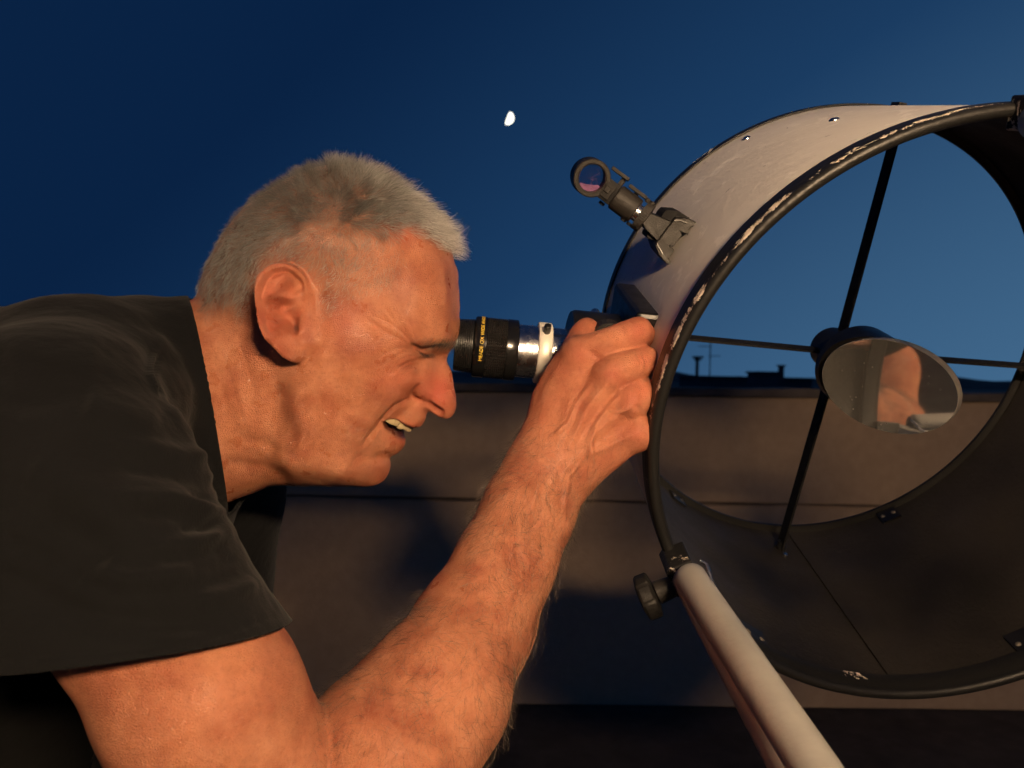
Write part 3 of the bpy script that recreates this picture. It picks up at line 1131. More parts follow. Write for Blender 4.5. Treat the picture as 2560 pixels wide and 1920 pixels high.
class Fld:
    """signed distance being built up over a batch of points"""

    def __init__(s, P):
        s.P = P
        s.lo, s.hi = P.min(0), P.max(0)
        s.d = np.full(len(P), 1.0)

    def sel(s, lo, hi):
        if np.any(lo > s.hi) or np.any(hi < s.lo):
            return None
        i = np.nonzero(np.all((s.P > lo) & (s.P < hi), 1))[0]
        return i if len(i) else None

    def cap(s, a, b, ra, rb, k=0.01, ys=1.0, sub=False):
        a, b = np.asarray(a, float), np.asarray(b, float)
        mg = max(ra, rb) * max(1, 1 / ys) + 2 * k + 0.03
        i = s.sel(np.minimum(a, b) - mg, np.maximum(a, b) + mg)
        if i is None:
            return
        sc = np.array([1, ys, 1.0])
        p = (s.P[i] - a) * sc
        ba = (b - a) * sc
        t = np.clip(p @ ba / max(ba @ ba, 1e-12), 0, 1)
        dd = np.linalg.norm(p - t[:, None] * ba, axis=1) - (ra + (rb - ra) * t)
        if ys > 1:
            dd = dd / (1 + (ys - 1) * 0.5)
        s.d[i] = smax(s.d[i], -dd, k) if sub else smin(s.d[i], dd, k)

    def hard(s, pts, k=0.01, ys=1.0):
        """chain joined without swelling at its joints"""
        q = Fld(s.P)
        for (a, ra), (b, rb) in zip(pts[:-1], pts[1:]):
            q.cap(a, b, ra, rb, 1e-6, ys)
        s.d = smin(s.d, q.d, k)

    def chain(s, pts, k=0.01, ys=1.0, sub=False):
        for (a, ra), (b, rb) in zip(pts[:-1], pts[1:]):
            s.cap(a, b, ra, rb, k, ys, sub)


# ---------------------------------------------------------------- head: outline and half-widths (photo pixel, millimetres)
OUT = [(505, 715), (530, 655), (560, 600), (590, 555), (640, 505), (705, 462), (765, 432), (838, 415), (905, 422), (955, 447), (1015, 484), (1068, 524), (1103, 564), (1123, 607), (1136, 655),
       (1145, 704), (1148, 750), (1147, 785), (1148, 815), (1145, 838), (1137, 856), (1126, 874), (1119, 891), (1124, 918), (1131, 945), (1136, 976), (1140, 1004), (1139, 1026), (1131, 1040), (1116, 1047), (1100, 1044), (1086, 1036), (1070, 1030),
       (1064, 1040), (1059, 1055), (1050, 1066), (1037, 1072), (1024, 1084), (1013, 1097), (1011, 1111), (1004, 1124), (989, 1138), (977, 1145), (976, 1166), (972, 1183), (960, 1202), (941, 1213), (920, 1216), (885, 1214), (840, 1214), (790, 1214), (740, 1212),
       (690, 1190), (655, 1130), (630, 1040), (590, 950), (545, 870), (508, 790)]
INS = [  # forehead
    (1117, 755, 37), (1085, 757, 48), (1037, 755, 55), (960, 745, 61), (880, 745, 67), (800, 760, 70),
    (1107, 672, 37), (1075, 680, 48), (1020, 690, 56), (940, 660, 65), (860, 640, 72), (1076, 588, 37), (1045, 610, 48), (980, 610, 62), (1118, 800, 35), (1085, 800, 46), (1040, 800, 54),
    # brow, temple
    (1132, 832, 18), (1116, 836, 30), (1086, 840, 42), (1042, 840, 51), (1000, 835, 56), (950, 825, 60), (885, 830, 66), (820, 840, 69),
    # eye
    (1106, 893, 9.5), (1094, 892, 14.5), (1080, 884, 21.5), (1062, 882, 29), (1038, 880, 42), (1012, 882, 51), (1090, 868, 27), (1065, 864, 38),
    # nose
    (1126, 945, 5.5), (1112, 952, 9.5), (1092, 955, 13.5), (1072, 950, 20), (1055, 945, 29), (1128, 1005, 9), (1110, 1005, 13), (1084, 992, 16), (1062, 985, 19), (1046, 982, 20.5), (1120, 920, 5), (1106, 922, 10), (1085, 922, 17), (1066, 915, 27),
    (1125, 1035, 5), (1105, 1033, 8.5), (1085, 1022, 12),
    # cheek
    (1024, 985, 25), (1036, 955, 37), (1020, 935, 43), (1005, 965, 43), (980, 985, 44), (940, 1020, 47), (900, 1060, 50), (960, 920, 55), (900, 940, 61), (920, 880, 63), (860, 900, 67), (800, 940, 69), (840, 1020, 62), (780, 1060, 65), (735, 1040, 66), (700, 1090, 57), (800, 1125, 57), (860, 1142, 47), (900, 1152, 37), (930, 1160, 28), (952, 1168, 19), (966, 1172, 10),
    (940, 1196, 16), (900, 1195, 29), (850, 1192, 42), (780, 1180, 51), (720, 1165, 57),
    # mouth
    (1057, 1045, 7), (1036, 1046, 14), (1012, 1032, 20), (1042, 1022, 15), (1062, 1022, 9), (1000, 1052, 22), (975, 1052, 26), (958, 1052, 29), (1040, 1064, 9), (1020, 1064, 17), (1000, 1105, 10), (986, 1100, 17), (970, 1086, 23), (986, 1126, 11), (965, 1130, 19), (940, 1120, 28), (945, 1090, 30), (918, 1110, 37), (962, 1147, 13), (945, 1145, 22),
    # skull
    (700, 600, 77), (760, 560, 76), (640, 640, 71), (620, 720, 60), (700, 720, 68), (760, 660, 74), (850, 560, 72), (900, 590, 70), (650, 820, 55), (600, 800, 51), (570, 760, 48), (720, 850, 66), (760, 960, 68), (690, 960, 57), (640, 900, 53),
    (548, 700, 38), (575, 640, 45), (605, 595, 47), (650, 545, 47), (710, 505, 47), (770, 475, 47), (838, 462, 46), (900, 470, 46), (945, 495, 45), (995, 530, 44), (1040, 565, 45),
    (600, 680, 56), (650, 600, 64), (720, 555, 64), (800, 525, 64), (880, 525, 62), (945, 550, 60)]

_cp_ = []
for (px, py) in OUT:
    p = U(px, py, YM)
    _cp_.append((p[0] * 1000, p[2] * 1000, 0.0))
for (px, py, h) in INS:
    p = U(px, py, YM - h / 1000)
    _cp_.append((p[0] * 1000, p[2] * 1000, h * h))
# keep the field negative outside the outline
_o = np.array([(U(a, b_, YM)[0] * 1000, U(a, b_, YM)[2] * 1000) for a, b_ in OUT])
for i in list(range(0, 20, 2)) + [24, 26, 28, 46, 48, 50, 52, 53, 54, 55, 56, 57]:
    tv = _o[(i + 1) % len(_o)] - _o[i - 1]
    nv = np.array([-tv[1], tv[0]]) / np.linalg.norm(tv)
    cpt = _o[i] + nv * 14
    _cp_.append((cpt[0], cpt[1], -900.0 if not 20 < i < 30 else -260.0))
_cp_ = np.array(_cp_)


def tps_k(r2):
    return 0.5 * r2 * np.log(r2 + 1e-9)


def tps_fit(xy, v, lam=0.0):
    n_ = len(xy)
    K = tps_k(((xy[:, None] - xy[None]) ** 2).sum(-1)) + np.eye(n_) * lam
    Pm = np.c_[np.ones(n_), xy]
    A = np.block([[K, Pm], [Pm.T, np.zeros((3, 3))]])
    return np.linalg.solve(A, np.r_[v, 0, 0, 0])


def tps_eval(sol, xy, q):
    out = np.empty(len(q))
    n_ = len(xy)
    for s in range(0, len(q), 20000):
        b_ = q[s:s + 20000]
        K = tps_k(((b_[:, None] - xy[None]) ** 2).sum(-1))
        out[s:s + 20000] = K @ sol[:n_] + np.c_[np.ones(len(b_)), b_] @ sol[n_:]
    return out


_sc = 100.0
_sol = tps_fit(_cp_[:, :2] / _sc, _cp_[:, 2], 1e-4)
GX = np.arange(-300, 12, 1.0)
GZ = np.arange(-130, 215, 1.0)
_g = np.stack(np.meshgrid(GX, GZ, indexing='ij'), -1)
HG = tps_eval(_sol, _cp_[:, :2] / _sc, _g.reshape(-1, 2) / _sc).reshape(len(GX), len(GZ)) * 1e-6
HGx, HGz = np.gradient(HG, 0.001, 0.001)


def bil(Gd, x, z):
    u = np.clip((x * 1000 - GX[0]), 0, len(GX) - 1.001)
    v = np.clip((z * 1000 - GZ[0]), 0, len(GZ) - 1.001)
    i, j = u.astype(int), v.astype(int)
    fu, fv = u - i, v - j
    return Gd[i, j] * (1 - fu) * (1 - fv) + Gd[i + 1, j] * fu * (1 - fv) + Gd[i, j + 1] * (1 - fu) * fv + Gd[i + 1, j + 1] * fu * fv


def poly_sd(x, z, poly):
    """signed distance to a polygon, negative inside"""
    P = np.asarray(poly)
    d2 = np.full(len(x), 1e9)
    ins = np.zeros(len(x), bool)
    for a, b_ in zip(P, np.roll(P, -1, 0)):
        e = b_ - a
        wx, wz = x - a[0], z - a[1]
        t = np.clip((wx * e[0] + wz * e[1]) / (e @ e), 0, 1)
        d2 = np.minimum(d2, (wx - t * e[0]) ** 2 + (wz - t * e[1]) ** 2)
        cr = ((a[1] > z) != (b_[1] > z)) & (x < e[0] * (z - a[1]) / (e[1] if abs(e[1]) > 1e-12 else 1e-12) + a[0])
        ins ^= cr
    return np.sqrt(d2) * np.where(ins, -1, 1)


def pxz(lst, h):
    return np.array([U(a, b_, YM - h)[[0, 2]] for a, b_ in lst])


MOUTH = pxz([(963, 1047), (978, 1046), (997, 1050), (1018, 1063), (1033, 1071), (1070, 1080), (1060, 1120), (1011, 1102), (1002, 1097), (985, 1083), (969, 1067), (961, 1055)], 0.014)

# ---- ear as a small relief: pixel, height above the mid-plane in mm
EAR_OUT = [(771, 716), (762, 692), (744, 671), (722, 659), (700, 656), (678, 660), (656, 674), (640, 695), (633, 722), (631, 752), (635, 785), (642, 812), (653, 836), (668, 853), (683, 872), (700, 891), (722, 905), (742, 909), (760, 898), (776, 870), (783, 830), (780, 780), (776, 745)]
EAR_H = [(771, 716, 74), (744, 671, 81), (700, 657, 86), (656, 674, 94), (634, 722, 99), (631, 752, 101), (635, 785, 101.5), (642, 812, 100.5), (653, 836, 98), (683, 872, 92), (700, 891, 88.5), (722, 905, 83), (742, 908, 76), (760, 898, 72), (776, 870, 70), (783, 830, 69), (780, 780, 69), (776, 745, 71),
         (663, 745, 93), (690, 700, 89), (735, 712, 78), (720, 745, 78), (702, 772, 74), (715, 795, 71.5), (735, 788, 71), (738, 818, 68), (692, 850, 89), (730, 872, 80), (662, 800, 94.5), (680, 815, 91)]
_exy = np.array([U(a, b_, YM - h / 1000)[[0, 2]] * 1000 for a, b_, h in EAR_H])
_esol = tps_fit(_exy / 10, np.array([h for *_q, h in EAR_H]), 0.02)
EAR_ST = [  # ridges and hollows: polyline, width mm, height mm
    ([(768, 735), (764, 712), (754, 690), (734, 671), (708, 663), (681, 669), (659, 686), (645, 712), (639, 741), (641, 774), (648, 803), (658, 828), (672, 849)], 2.5, 3.8),
    ([(757, 720), (748, 703), (728, 687), (706, 679), (685, 684), (668, 700), (657, 722), (651, 748), (654, 778), (662, 804), (672, 824)], 2.3, -3.4),
    ([(716, 692), (703, 718), (684, 739), (675, 759), (676, 781), (684, 801), (700, 814)], 3.4, 5.2),
    ([(684, 741), (705, 745), (727, 748), (747, 741)], 3.0, 3.2),
    ([(724, 722), (738, 716), (750, 714)], 4.5, -2.2),
    ([(712, 822), (716, 818)], 4.0, 6.0),
    ([(757, 800), (754, 818), (750, 830)], 3.8, 6.5),
    ([(737, 806), (741, 820), (744, 828)], 2.3, -7.0),
    ([(745, 762), (728, 772), (712, 776)], 2.6, 2.6),
    ([(700, 760), (694, 780), (700, 797)], 3.0, -3.0),
    ([(716, 868), (735, 885)], 6.0, 2.0)]


def pl_dist(x, z, P):
    d2 = np.full(len(x), 1e9)
    for a, b_ in zip(P[:-1], P[1:]):
        e = b_ - a
        t = np.clip(((x - a[0]) * e[0] + (z - a[1]) * e[1]) / max(e @ e, 1e-12), 0, 1)
        d2 = np.minimum(d2, (x - a[0] - t * e[0]) ** 2 + (z - a[1] - t * e[1]) ** 2)
    return d2


_ehq = np.array([(a, b_) for a, b_, h in EAR_H], float)
_ehv = np.array([h for a, b_, h in EAR_H]) * 0.001


def ear_pt(a, b_):
    """pixel on the ear -> place in the head's plane, at the ear's own height there"""
    w_ = 1 / (((_ehq - (a, b_)) ** 2).sum(1) + 9.0) ** 1.5
    return U(a, b_, YM - (w_ @ _ehv) / w_.sum())[[0, 2]]


EAR_POLY = np.array([ear_pt(a, b_) for a, b_ in EAR_OUT])
EX = np.arange(EAR_POLY[:, 0].min() - 0.012, EAR_POLY[:, 0].max() + 0.012, 0.0005)
EZ = np.arange(EAR_POLY[:, 1].min() - 0.012, EAR_POLY[:, 1].max() + 0.012, 0.0005)
_g = np.stack(np.meshgrid(EX, EZ, indexing='ij'), -1).reshape(-1, 2)
EH = tps_eval(_esol, _exy / 10, _g * 100) * 0.001
for (pl, w_, am) in EAR_ST:
    EH += am * 0.001 * np.exp(-pl_dist(_g[:, 0], _g[:, 1], np.array([ear_pt(a, b_) for a, b_ in pl])) / (w_ * 0.001) ** 2)
ED = poly_sd(_g[:, 0], _g[:, 1], EAR_POLY).reshape(len(EX), len(EZ))
EH = EH.reshape(len(EX), len(EZ))
_e1, _e2 = np.gradient(EH, 0.0005, 0.0005)
EGN = np.sqrt(1 + _e1 ** 2 + _e2 ** 2)
EFX = U(680, 770, YM - 0.083)[0]


def bil2(Gd, X0, Z0, st, x, z):
    u = np.clip((x - X0) / st, 0, Gd.shape[0] - 1.001)
    v = np.clip((z - Z0) / st, 0, Gd.shape[1] - 1.001)
    i, j = u.astype(int), v.astype(int)
    fu, fv = u - i, v - j
    return Gd[i, j] * (1 - fu) * (1 - fv) + Gd[i + 1, j] * fu * (1 - fv) + Gd[i, j + 1] * (1 - fu) * fv + Gd[i + 1, j + 1] * fu * fv


# ---- arm and hand skeleton (pixel, pixel, distance)
def J(px, py, d, r):
    return (U(px, py, d), r / 1000)


UPPER = [J(150, 1240, 0.435, 50), J(335, 1500, 0.420, 46), J(505, 1745, 0.41, 50.5), J(660, 1985, 0.432, 48), J(790, 2170, 0.458, 45)]
FORE = [J(805, 2170, 0.445, 45), J(885, 2035, 0.448, 50), J(968, 1895, 0.460, 51.5), J(1088, 1737, 0.487, 46), J(1188, 1563, 0.525, 39), J(1265, 1405, 0.54, 34), J(1325, 1270, 0.552, 31.5), J(1362, 1190, 0.556, 30)]
WR = (1372, 1170, 0.557)
MCP = {'i': (1452, 892, 0.563), 'm': (1528, 938, 0.548), 'r': (1578, 1004, 0.547), 'p': (1594, 1082, 0.553)}
FING = {
    'i': [(1452, 890, 0.563, 12.0), (1520, 858, 0.558, 11.2), (1594, 828, 0.565, 10.8), (1612, 842, 0.585, 9.0), (1600, 862, 0.604, 8.5), (1575, 872, 0.618, 7.6)],
    'm': [(1528, 938, 0.549, 11.5), (1575, 916, 0.551, 10.6), (1612, 901, 0.562, 10.6), (1620, 918, 0.582, 9.0), (1600, 930, 0.602, 8.4), (1570, 925, 0.614, 7.6)],
    'r': [(1578, 1004, 0.547, 11.0), (1600, 985, 0.550, 9.8), (1607, 974, 0.562, 9.6), (1612, 985, 0.584, 8.6), (1592, 985, 0.602, 8.0), (1560, 972, 0.612, 7.3)],
    'p': [(1594, 1082, 0.553, 12.2), (1602, 1065, 0.562, 9.6), (1600, 1045, 0.578, 8.8), (1590, 1035, 0.594, 7.8), (1568, 1030, 0.606, 7.0)],
}
THUMB = [(1385, 1120, 0.572, 16), (1386, 1012, 0.578, 14.5), (1412, 938, 0.584, 12.0), (1441, 878, 0.590, 10.8), (1460, 842, 0.595, 10.6), (1468, 825, 0.598, 9.6)]


def hand_arm(f):
    f.chain(UPPER, 0.012)
    if f.hi[0] < -0.24 or f.lo[1] > 0.68 or f.lo[2] > 0.09 or f.hi[2] < -0.45:
        return
    g2 = Fld(f.P)
    # forearm, slightly flattened towards the wrist
    for (a, b_), ys in zip(zip(FORE[:-1], FORE[1:]), (1, 1, 1.03, 1.06, 1.1, 1.18, 1.28)):
        g2.cap(a[0], b_[0], a[1], b_[1], 0.012, ys)
    wr = U(*WR)
    for kx, (m_, rr, off) in enumerate((('i', 14.5, (-30, -6)), ('m', 14.5, (-6, -2)), ('r', 14, (26, 4)), ('p', 13.5, (58, 14)))):
        a = U(WR[0] + off[0], WR[1] + off[1], WR[2] + 0.002)
        b_ = U(*MCP[m_])
        b_ = b_ + np.array([0, 0.004, 0])
        g2.cap(a, b_, rr / 1000 + 0.004, rr / 1000 - 0.002, 0.012)
    # heel of the hand, thumb base and palm
    g2.cap(U(1420, 1140, 0.572), U(1525, 1060, 0.572), 0.016, 0.016, 0.014)
    g2.cap(U(1390, 1120, 0.572), U(1480, 960, 0.578), 0.016, 0.014, 0.014)
    g2.cap(U(1350, 1150, 0.565), U(1388, 1010, 0.573), 0.016, 0.0145, 0.016)
    g2.cap(U(1402, 960, 0.573), U(1446, 882, 0.574), 0.013, 0.011, 0.012)
    for nm_f, ch in (FING.items() if f.hi[0] > 0.02 and f.hi[2] > -0.09 else ()):
        pts = [J(*c_) for c_ in ch]
        # the first part of the finger runs smoothly out of the back of the hand
        g2.cap(pts[0][0], pts[1][0] * 0.55 + pts[0][0] * 0.45, pts[0][1], pts[1][1], 0.007)
        q2 = Fld(f.P)
        q2.hard([(a_, r_q * 1.05) for a_, r_q in pts], 1e-5)
        g2.d = smin(g2.d, q2.d, 0.0038)
    q2 = Fld(f.P)
    q2.chain([J(*c_) for c_ in THUMB], 0.006)
    g2.d = smin(g2.d, q2.d, 0.012)
    f.d = smin(f.d, g2.d, 0.0035)


SHN, SHF = UPPER[0][0], np.array([-0.325, 0.80, -0.11])
SPINE = [(np.array([-0.33, 0.612, -0.050]), 0.100), (np.array([-0.46, 0.615, -0.074]), 0.118), (np.array([-0.66, 0.62, -0.10]), 0.115), (np.array([-0.86, 0.625, -0.15]), 0.118)]
HIPN, HIPF = np.array([-0.88, 0.535, -0.19]), np.array([-0.88, 0.72, -0.19])
FT = [Winv((-0.80, 0.50, 0.05)), Winv((-0.62, 0.86, 0.05))]
KN = [Winv((-0.74, 0.50, 0.50)), Winv((-0.60, 0.80, 0.50))]
AN = [Winv((-0.86, 0.50, 0.09)), Winv((-0.70, 0.85, 0.09))]


def legs(f, ex=0.0):
    for hp, kn, an in ((HIPN, KN[0], AN[0]), (HIPF, KN[1], AN[1])):
        f.chain([(hp, 0.095 + ex), (kn, 0.062 + ex), (an, 0.040 + ex * 1.6)], 0.03)


def trunk(f, ex=0.0):
    f.hard([(a, r + ex) for a, r in SPINE], 0.02, 0.68)
    f.hard([(np.array([-0.31, 0.55, -0.015]), 0.064 + ex), (SHN, 0.056 + ex)], 0.02)
    f.hard([(np.array([-0.34, 0.68, -0.03]), 0.070 + ex), (SHF, 0.060 + ex)], 0.02)


def neck(f, ex=0.0):
    f.chain([(U(735, 930, YM), 0.060 + ex), (U(640, 985, YM), 0.0655 + ex), (U(520, 1008, YM), 0.0735 + ex), (U(400, 1015, YM), 0.080 + ex)], 0.012, 1.26)


def far_arm(f, ex=0.0):
    EL, WRf = np.array([-0.36, 0.85, -0.38]), np.array([-0.57, 0.80, -0.50])
    f.chain([(SHF, 0.056), (EL, 0.043), (WRf, 0.030)], 0.012)
    f.cap(WRf, WRf + np.array([-0.075, -0.01, -0.012]), 0.027, 0.030, 0.012)
    for q_, (dy, L_) in enumerate(((-0.045, 0.05), (-0.027, 0.075), (-0.008, 0.085), (0.011, 0.078), (0.029, 0.06))):
        a = WRf + np.array([-0.075 if q_ else -0.03, dy * 0.9, -0.012])
        b_ = a + np.array([-L_ * 0.6, dy * 0.25, -0.012])
        f.chain([(a, 0.010), (b_, 0.009), (b_ + np.array([-L_ * 0.35, 0, -L_ * 0.28]), 0.008)], 0.005)


def body_f(P):
    f = Fld(P)
    trunk(f)
    far_arm(f)
    legs(f)
    # head
    i = f.sel(np.array([-0.31, YM - 0.11, -0.135]), np.array([0.015, YM + 0.11, 0.22]))
    if i is not None:
        p = P[i]
        y = p[:, 1] - YM
        ya = np.abs(y)
        H = bil(HG, p[:, 0], p[:, 2])
        hx, hz = bil(HGx, p[:, 0], p[:, 2]), bil(HGz, p[:, 0], p[:, 2])
        dh = (y * y - H) / np.maximum(np.sqrt(hx * hx + hz * hz + 4 * y * y), 0.02)
        g = Fld(np.stack([p[:, 0], YM - ya, p[:, 2]], 1))
        g.d = dh
        # mouth opening and nostrils
        pd = poly_sd(p[:, 0], p[:, 2], MOUTH)
        g.d = smax(g.d, -smax(pd, ya - 0.027, 0.003), 0.0022)
        g.cap(U(1070, 1013, YM - 0.0140), U(1092, 1033, YM - 0.0100), 0.0040, 0.0056, 0.0015, sub=True)
        # tongue
        g.cap(U(925, 1082, YM), U(978, 1084, YM), 0.012, 0.010, 0.003, 0.75)
        # neck, then ear
        n2 = Fld(g.P)
        neck(n2)
        g.d = smin(g.d, n2.d, 0.014)
        ex, ez = p[:, 0], p[:, 2]
        ok = (ex > EX[0]) & (ex < EX[-1]) & (ez > EZ[0]) & (ez < EZ[-1])
        if ok.any():
            eh = bil2(EH, EX[0], EZ[0], 0.0005, ex[ok], ez[ok])
            ed = bil2(ED, EX[0], EZ[0], 0.0005, ex[ok], ez[ok])
            hh = ya[ok]
            gn = bil2(EGN, EX[0], EZ[0], 0.0005, ex[ok], ez[ok])
            top = (hh - eh) / gn
            # the shell thins to a rounded rim at its outline
            th = np.minimum(0.0036 * gn, 0.012) + 0.02 * np.clip((ex[ok] - EFX) / 0.012, 0, 1)
            e_d = smax(smax(top, (eh - th - hh) / gn, 0.002), ed, 0.0035)
            g.d[ok] = smin(g.d[ok], e_d, 0.0035)
            # root of the ear where it meets the head
        g.cap(U(768, 740, YM - 0.069), U(772, 850, YM - 0.066), 0.004, 0.005, 0.008)
        f.d[i] = smin(f.d[i], g.d, 0.02)
    if not (f.hi[0] < -0.42 or f.lo[0] > -0.08 or f.hi[2] < -0.12):
        n3 = Fld(P)
        neck(n3)
        f.d = np.minimum(f.d, smin(f.d, n3.d, 0.012))
    hand_arm(f)
    return f.d


import time as _time
_t0 = _time.time()
XS = axis((-1.12, -0.46, 0.012), (-0.46, -0.30, 0.0024), (-0.30, -0.20, 0.0016), (-0.20, -0.03, 0.00100), (-0.03, 0.135, 0.0013))
YS = axis((0.335, 0.50, 0.0018), (0.50, 0.545, 0.00100), (0.545, 0.615, 0.00130), (0.615, 0.70, 0.0026), (0.70, 1.0, 0.010))
ZS = axis((-1.20, -0.34, 0.014), (-0.34, -0.10, 0.0018), (-0.10, 0.092, 0.00100), (0.092, 0.21, 0.0017))
BV, BQ = mesh_field(body_f, XS, YS, ZS)
print('BODY', len(BV), 'verts', round(_time.time() - _t0, 1), 's')


def vnormals(V, Q):
    a = V[Q[:, 2]] - V[Q[:, 0]]
    b_ = V[Q[:, 3 % Q.shape[1]]] - V[Q[:, 1]]
    fn = np.cross(a, b_)
    N = np.zeros_like(V)
    for k in range(Q.shape[1]):
        for c_ in range(3):
            N[:, c_] += np.bincount(Q[:, k], fn[:, c_], len(V))
    return N / np.maximum(np.linalg.norm(N, axis=1), 1e-12)[:, None]


BN = vnormals(BV, BQ)
print('ORIENT', np.mean((BN * (BV - BV.mean(0))).sum(1)))


def to_px(V):
    return np.stack([1280 + F * V[:, 0] / V[:, 1], 960 - F * V[:, 2] / V[:, 1]], 1)


def strokes(V, N, lst, fold=False, facing=-0.05):
    """press or raise the surface along lines given in photograph pixels: (line, width mm, height mm)"""
    P = V.copy()
    if fold:
        P[:, 1] = YM - np.abs(P[:, 1] - YM)
    px = to_px(P)
    vd = P / np.linalg.norm(P, axis=1)[:, None]
    Nf = N.copy()
    if fold:
        Nf[:, 1] = np.where(V[:, 1] > YM, -Nf[:, 1], Nf[:, 1])
    fac = -(Nf * vd).sum(1) > facing
    disp = np.zeros(len(V))
    for (pl, w_, am) in lst:
        pl = np.array(pl, float)
        mg = w_ * 3.6 * 3
        i = np.nonzero(fac & np.all((px > pl.min(0) - mg) & (px < pl.max(0) + mg), 1))[0]
        if not len(i):
            continue
        wpx = w_ * 0.001 * F / P[i, 1]
        k = len(pl)
        d2 = np.full(len(i), 1e9)
        tt = np.zeros(len(i))
        for q_ in range(k - 1):
            a, b_ = pl[q_], pl[q_ + 1]
            e = b_ - a
            t = np.clip(((px[i] - a) @ e) / (e @ e), 0, 1)
            dd = ((px[i] - a - t[:, None] * e) ** 2).sum(1)
            m_ = dd < d2
            d2[m_] = dd[m_]
            tt[m_] = (q_ + t[m_]) / (k - 1)
        fade = np.clip(np.minimum(tt, 1 - tt) * 5 + 0.35, 0, 1) if k > 2 else 1.0
        disp[i] += am * 0.001 * np.exp(-d2 / wpx ** 2) * fade
    return V + N * disp[:, None], disp


FACE_ST = [
    ([(1030, 864), (1052, 869), (1074, 866), (1097, 862), (1115, 866)], 2.0, -3.6),
    ([(1034, 856), (1067, 852), (1099, 846), (1128, 846)], 5.0, 3.4),
    ([(1056, 880), (1062, 880)], 5.0, 2.6),
    ([(1036, 874), (1052, 884), (1070, 886), (1084, 880)], 1.2, -1.6),
    ([(1044, 900), (1058, 899), (1074, 894)], 1.6, -1.5),
    ([(1050, 903), (1053, 930), (1050, 955)], 3.5, -2.0),
    ([(1036, 992), (1010, 1004), (984, 1017), (962, 1039), (945, 1062), (925, 1090), (908, 1113)], 2.2, -2.3),
    ([(1012, 978), (985, 992), (958, 1014), (934, 1044), (915, 1075)], 8.0, 2.2),
    ([(1052, 963), (1037, 974), (1032, 985), (1038, 996), (1054, 1001)], 1.8, -2.4),
    ([(1050, 983), (1062, 984)], 5.5, 2.2),
    ([(1036, 867), (1004, 825), (972, 784), (959, 764)], 1.1, -0.72),
    ([(1036, 867), (1010, 835), (984, 813), (930, 788)], 1.0, -0.64),
    ([(1034, 869), (997, 846), (950, 822), (916, 794)], 1.1, -0.72),
    ([(1020, 852), (996, 824), (975, 806), (948, 780)], 0.9, -0.40),
    ([(1000, 856), (970, 842), (940, 830), (905, 818)], 0.9, -0.40),
    ([(1030, 858), (1018, 832), (1000, 806), (990, 786)], 1.0, -0.56),
    ([(1040, 852), (1034, 826), (1020, 800)], 1.0, -0.40),
    ([(1036, 870), (1004, 870), (972, 879), (950, 893)], 1.1, -0.64),
    ([(1036, 874), (1006, 882), (982, 896), (965, 912)], 1.0, -0.56),
    ([(1040, 888), (1012, 894), (990, 908), (972, 928)], 1.0, -0.48),
    ([(1048, 899), (1016, 908), (991, 924), (972, 946)], 1.1, -0.64),
    ([(1050, 906), (1022, 917), (998, 934), (980, 956)], 1.0, -0.40),
    ([(1052, 912), (1023, 927), (1000, 944), (985, 962)], 1.1, -0.56),
    ([(1035, 892), (1012, 898), (992, 910)], 3.0, 0.9),
    ([(1000, 960), (970, 985), (945, 1010)], 1.6, -0.28), ([(990, 985), (960, 1008), (935, 1040)], 1.6, -0.28),
    ([(940, 996), (917, 1025), (904, 1050)], 4.0, -1.0),
    ([(978, 1143), (959, 1139), (938, 1146)], 3.5, -1.6),
    ([(1128, 805), (1136, 830), (1138, 850)], 1.8, -0.8),
    ([(900, 1130), (880, 1165), (875, 1195)], 3.0, -1.2),
    ([(690, 960), (697, 1020), (712, 1070), (738, 1115)], 9.0, -3.2),
    ([(1000, 1050), (1020, 1061), (1036, 1068)], 2.2, 0.9),
    ([(975, 1090), (990, 1102), (1004, 1110)], 3.0, 1.0),
    ([(940, 838), (944, 838)], 1.6, 0.9), ([(820, 1010), (900, 1000)], 12, -0.8),
    # forehead and temple
    ([(1125, 700), (1090, 705), (1040, 720)], 3.5, -0.35), ([(1130, 735), (1095, 742), (1050, 752)], 3.5, -0.35),
    # neck folds
    ([(545, 850), (572, 930), (596, 1010), (618, 1080)], 1.5, -0.45), ([(590, 830), (615, 900), (640, 980)], 1.4, -0.3), ([(530, 870), (556, 960), (572, 1040)], 1.6, -0.5),
    ([(620, 850), (650, 930), (690, 1000)], 9.0, 1.5), ([(600, 1090), (660, 1110), (740, 1150)], 4.0, -1.2), ([(575, 1160), (640, 1165), (720, 1190)], 4.0, -1.4), ([(555, 900), (600, 980), (620, 1080)], 9.0, 1.2)]
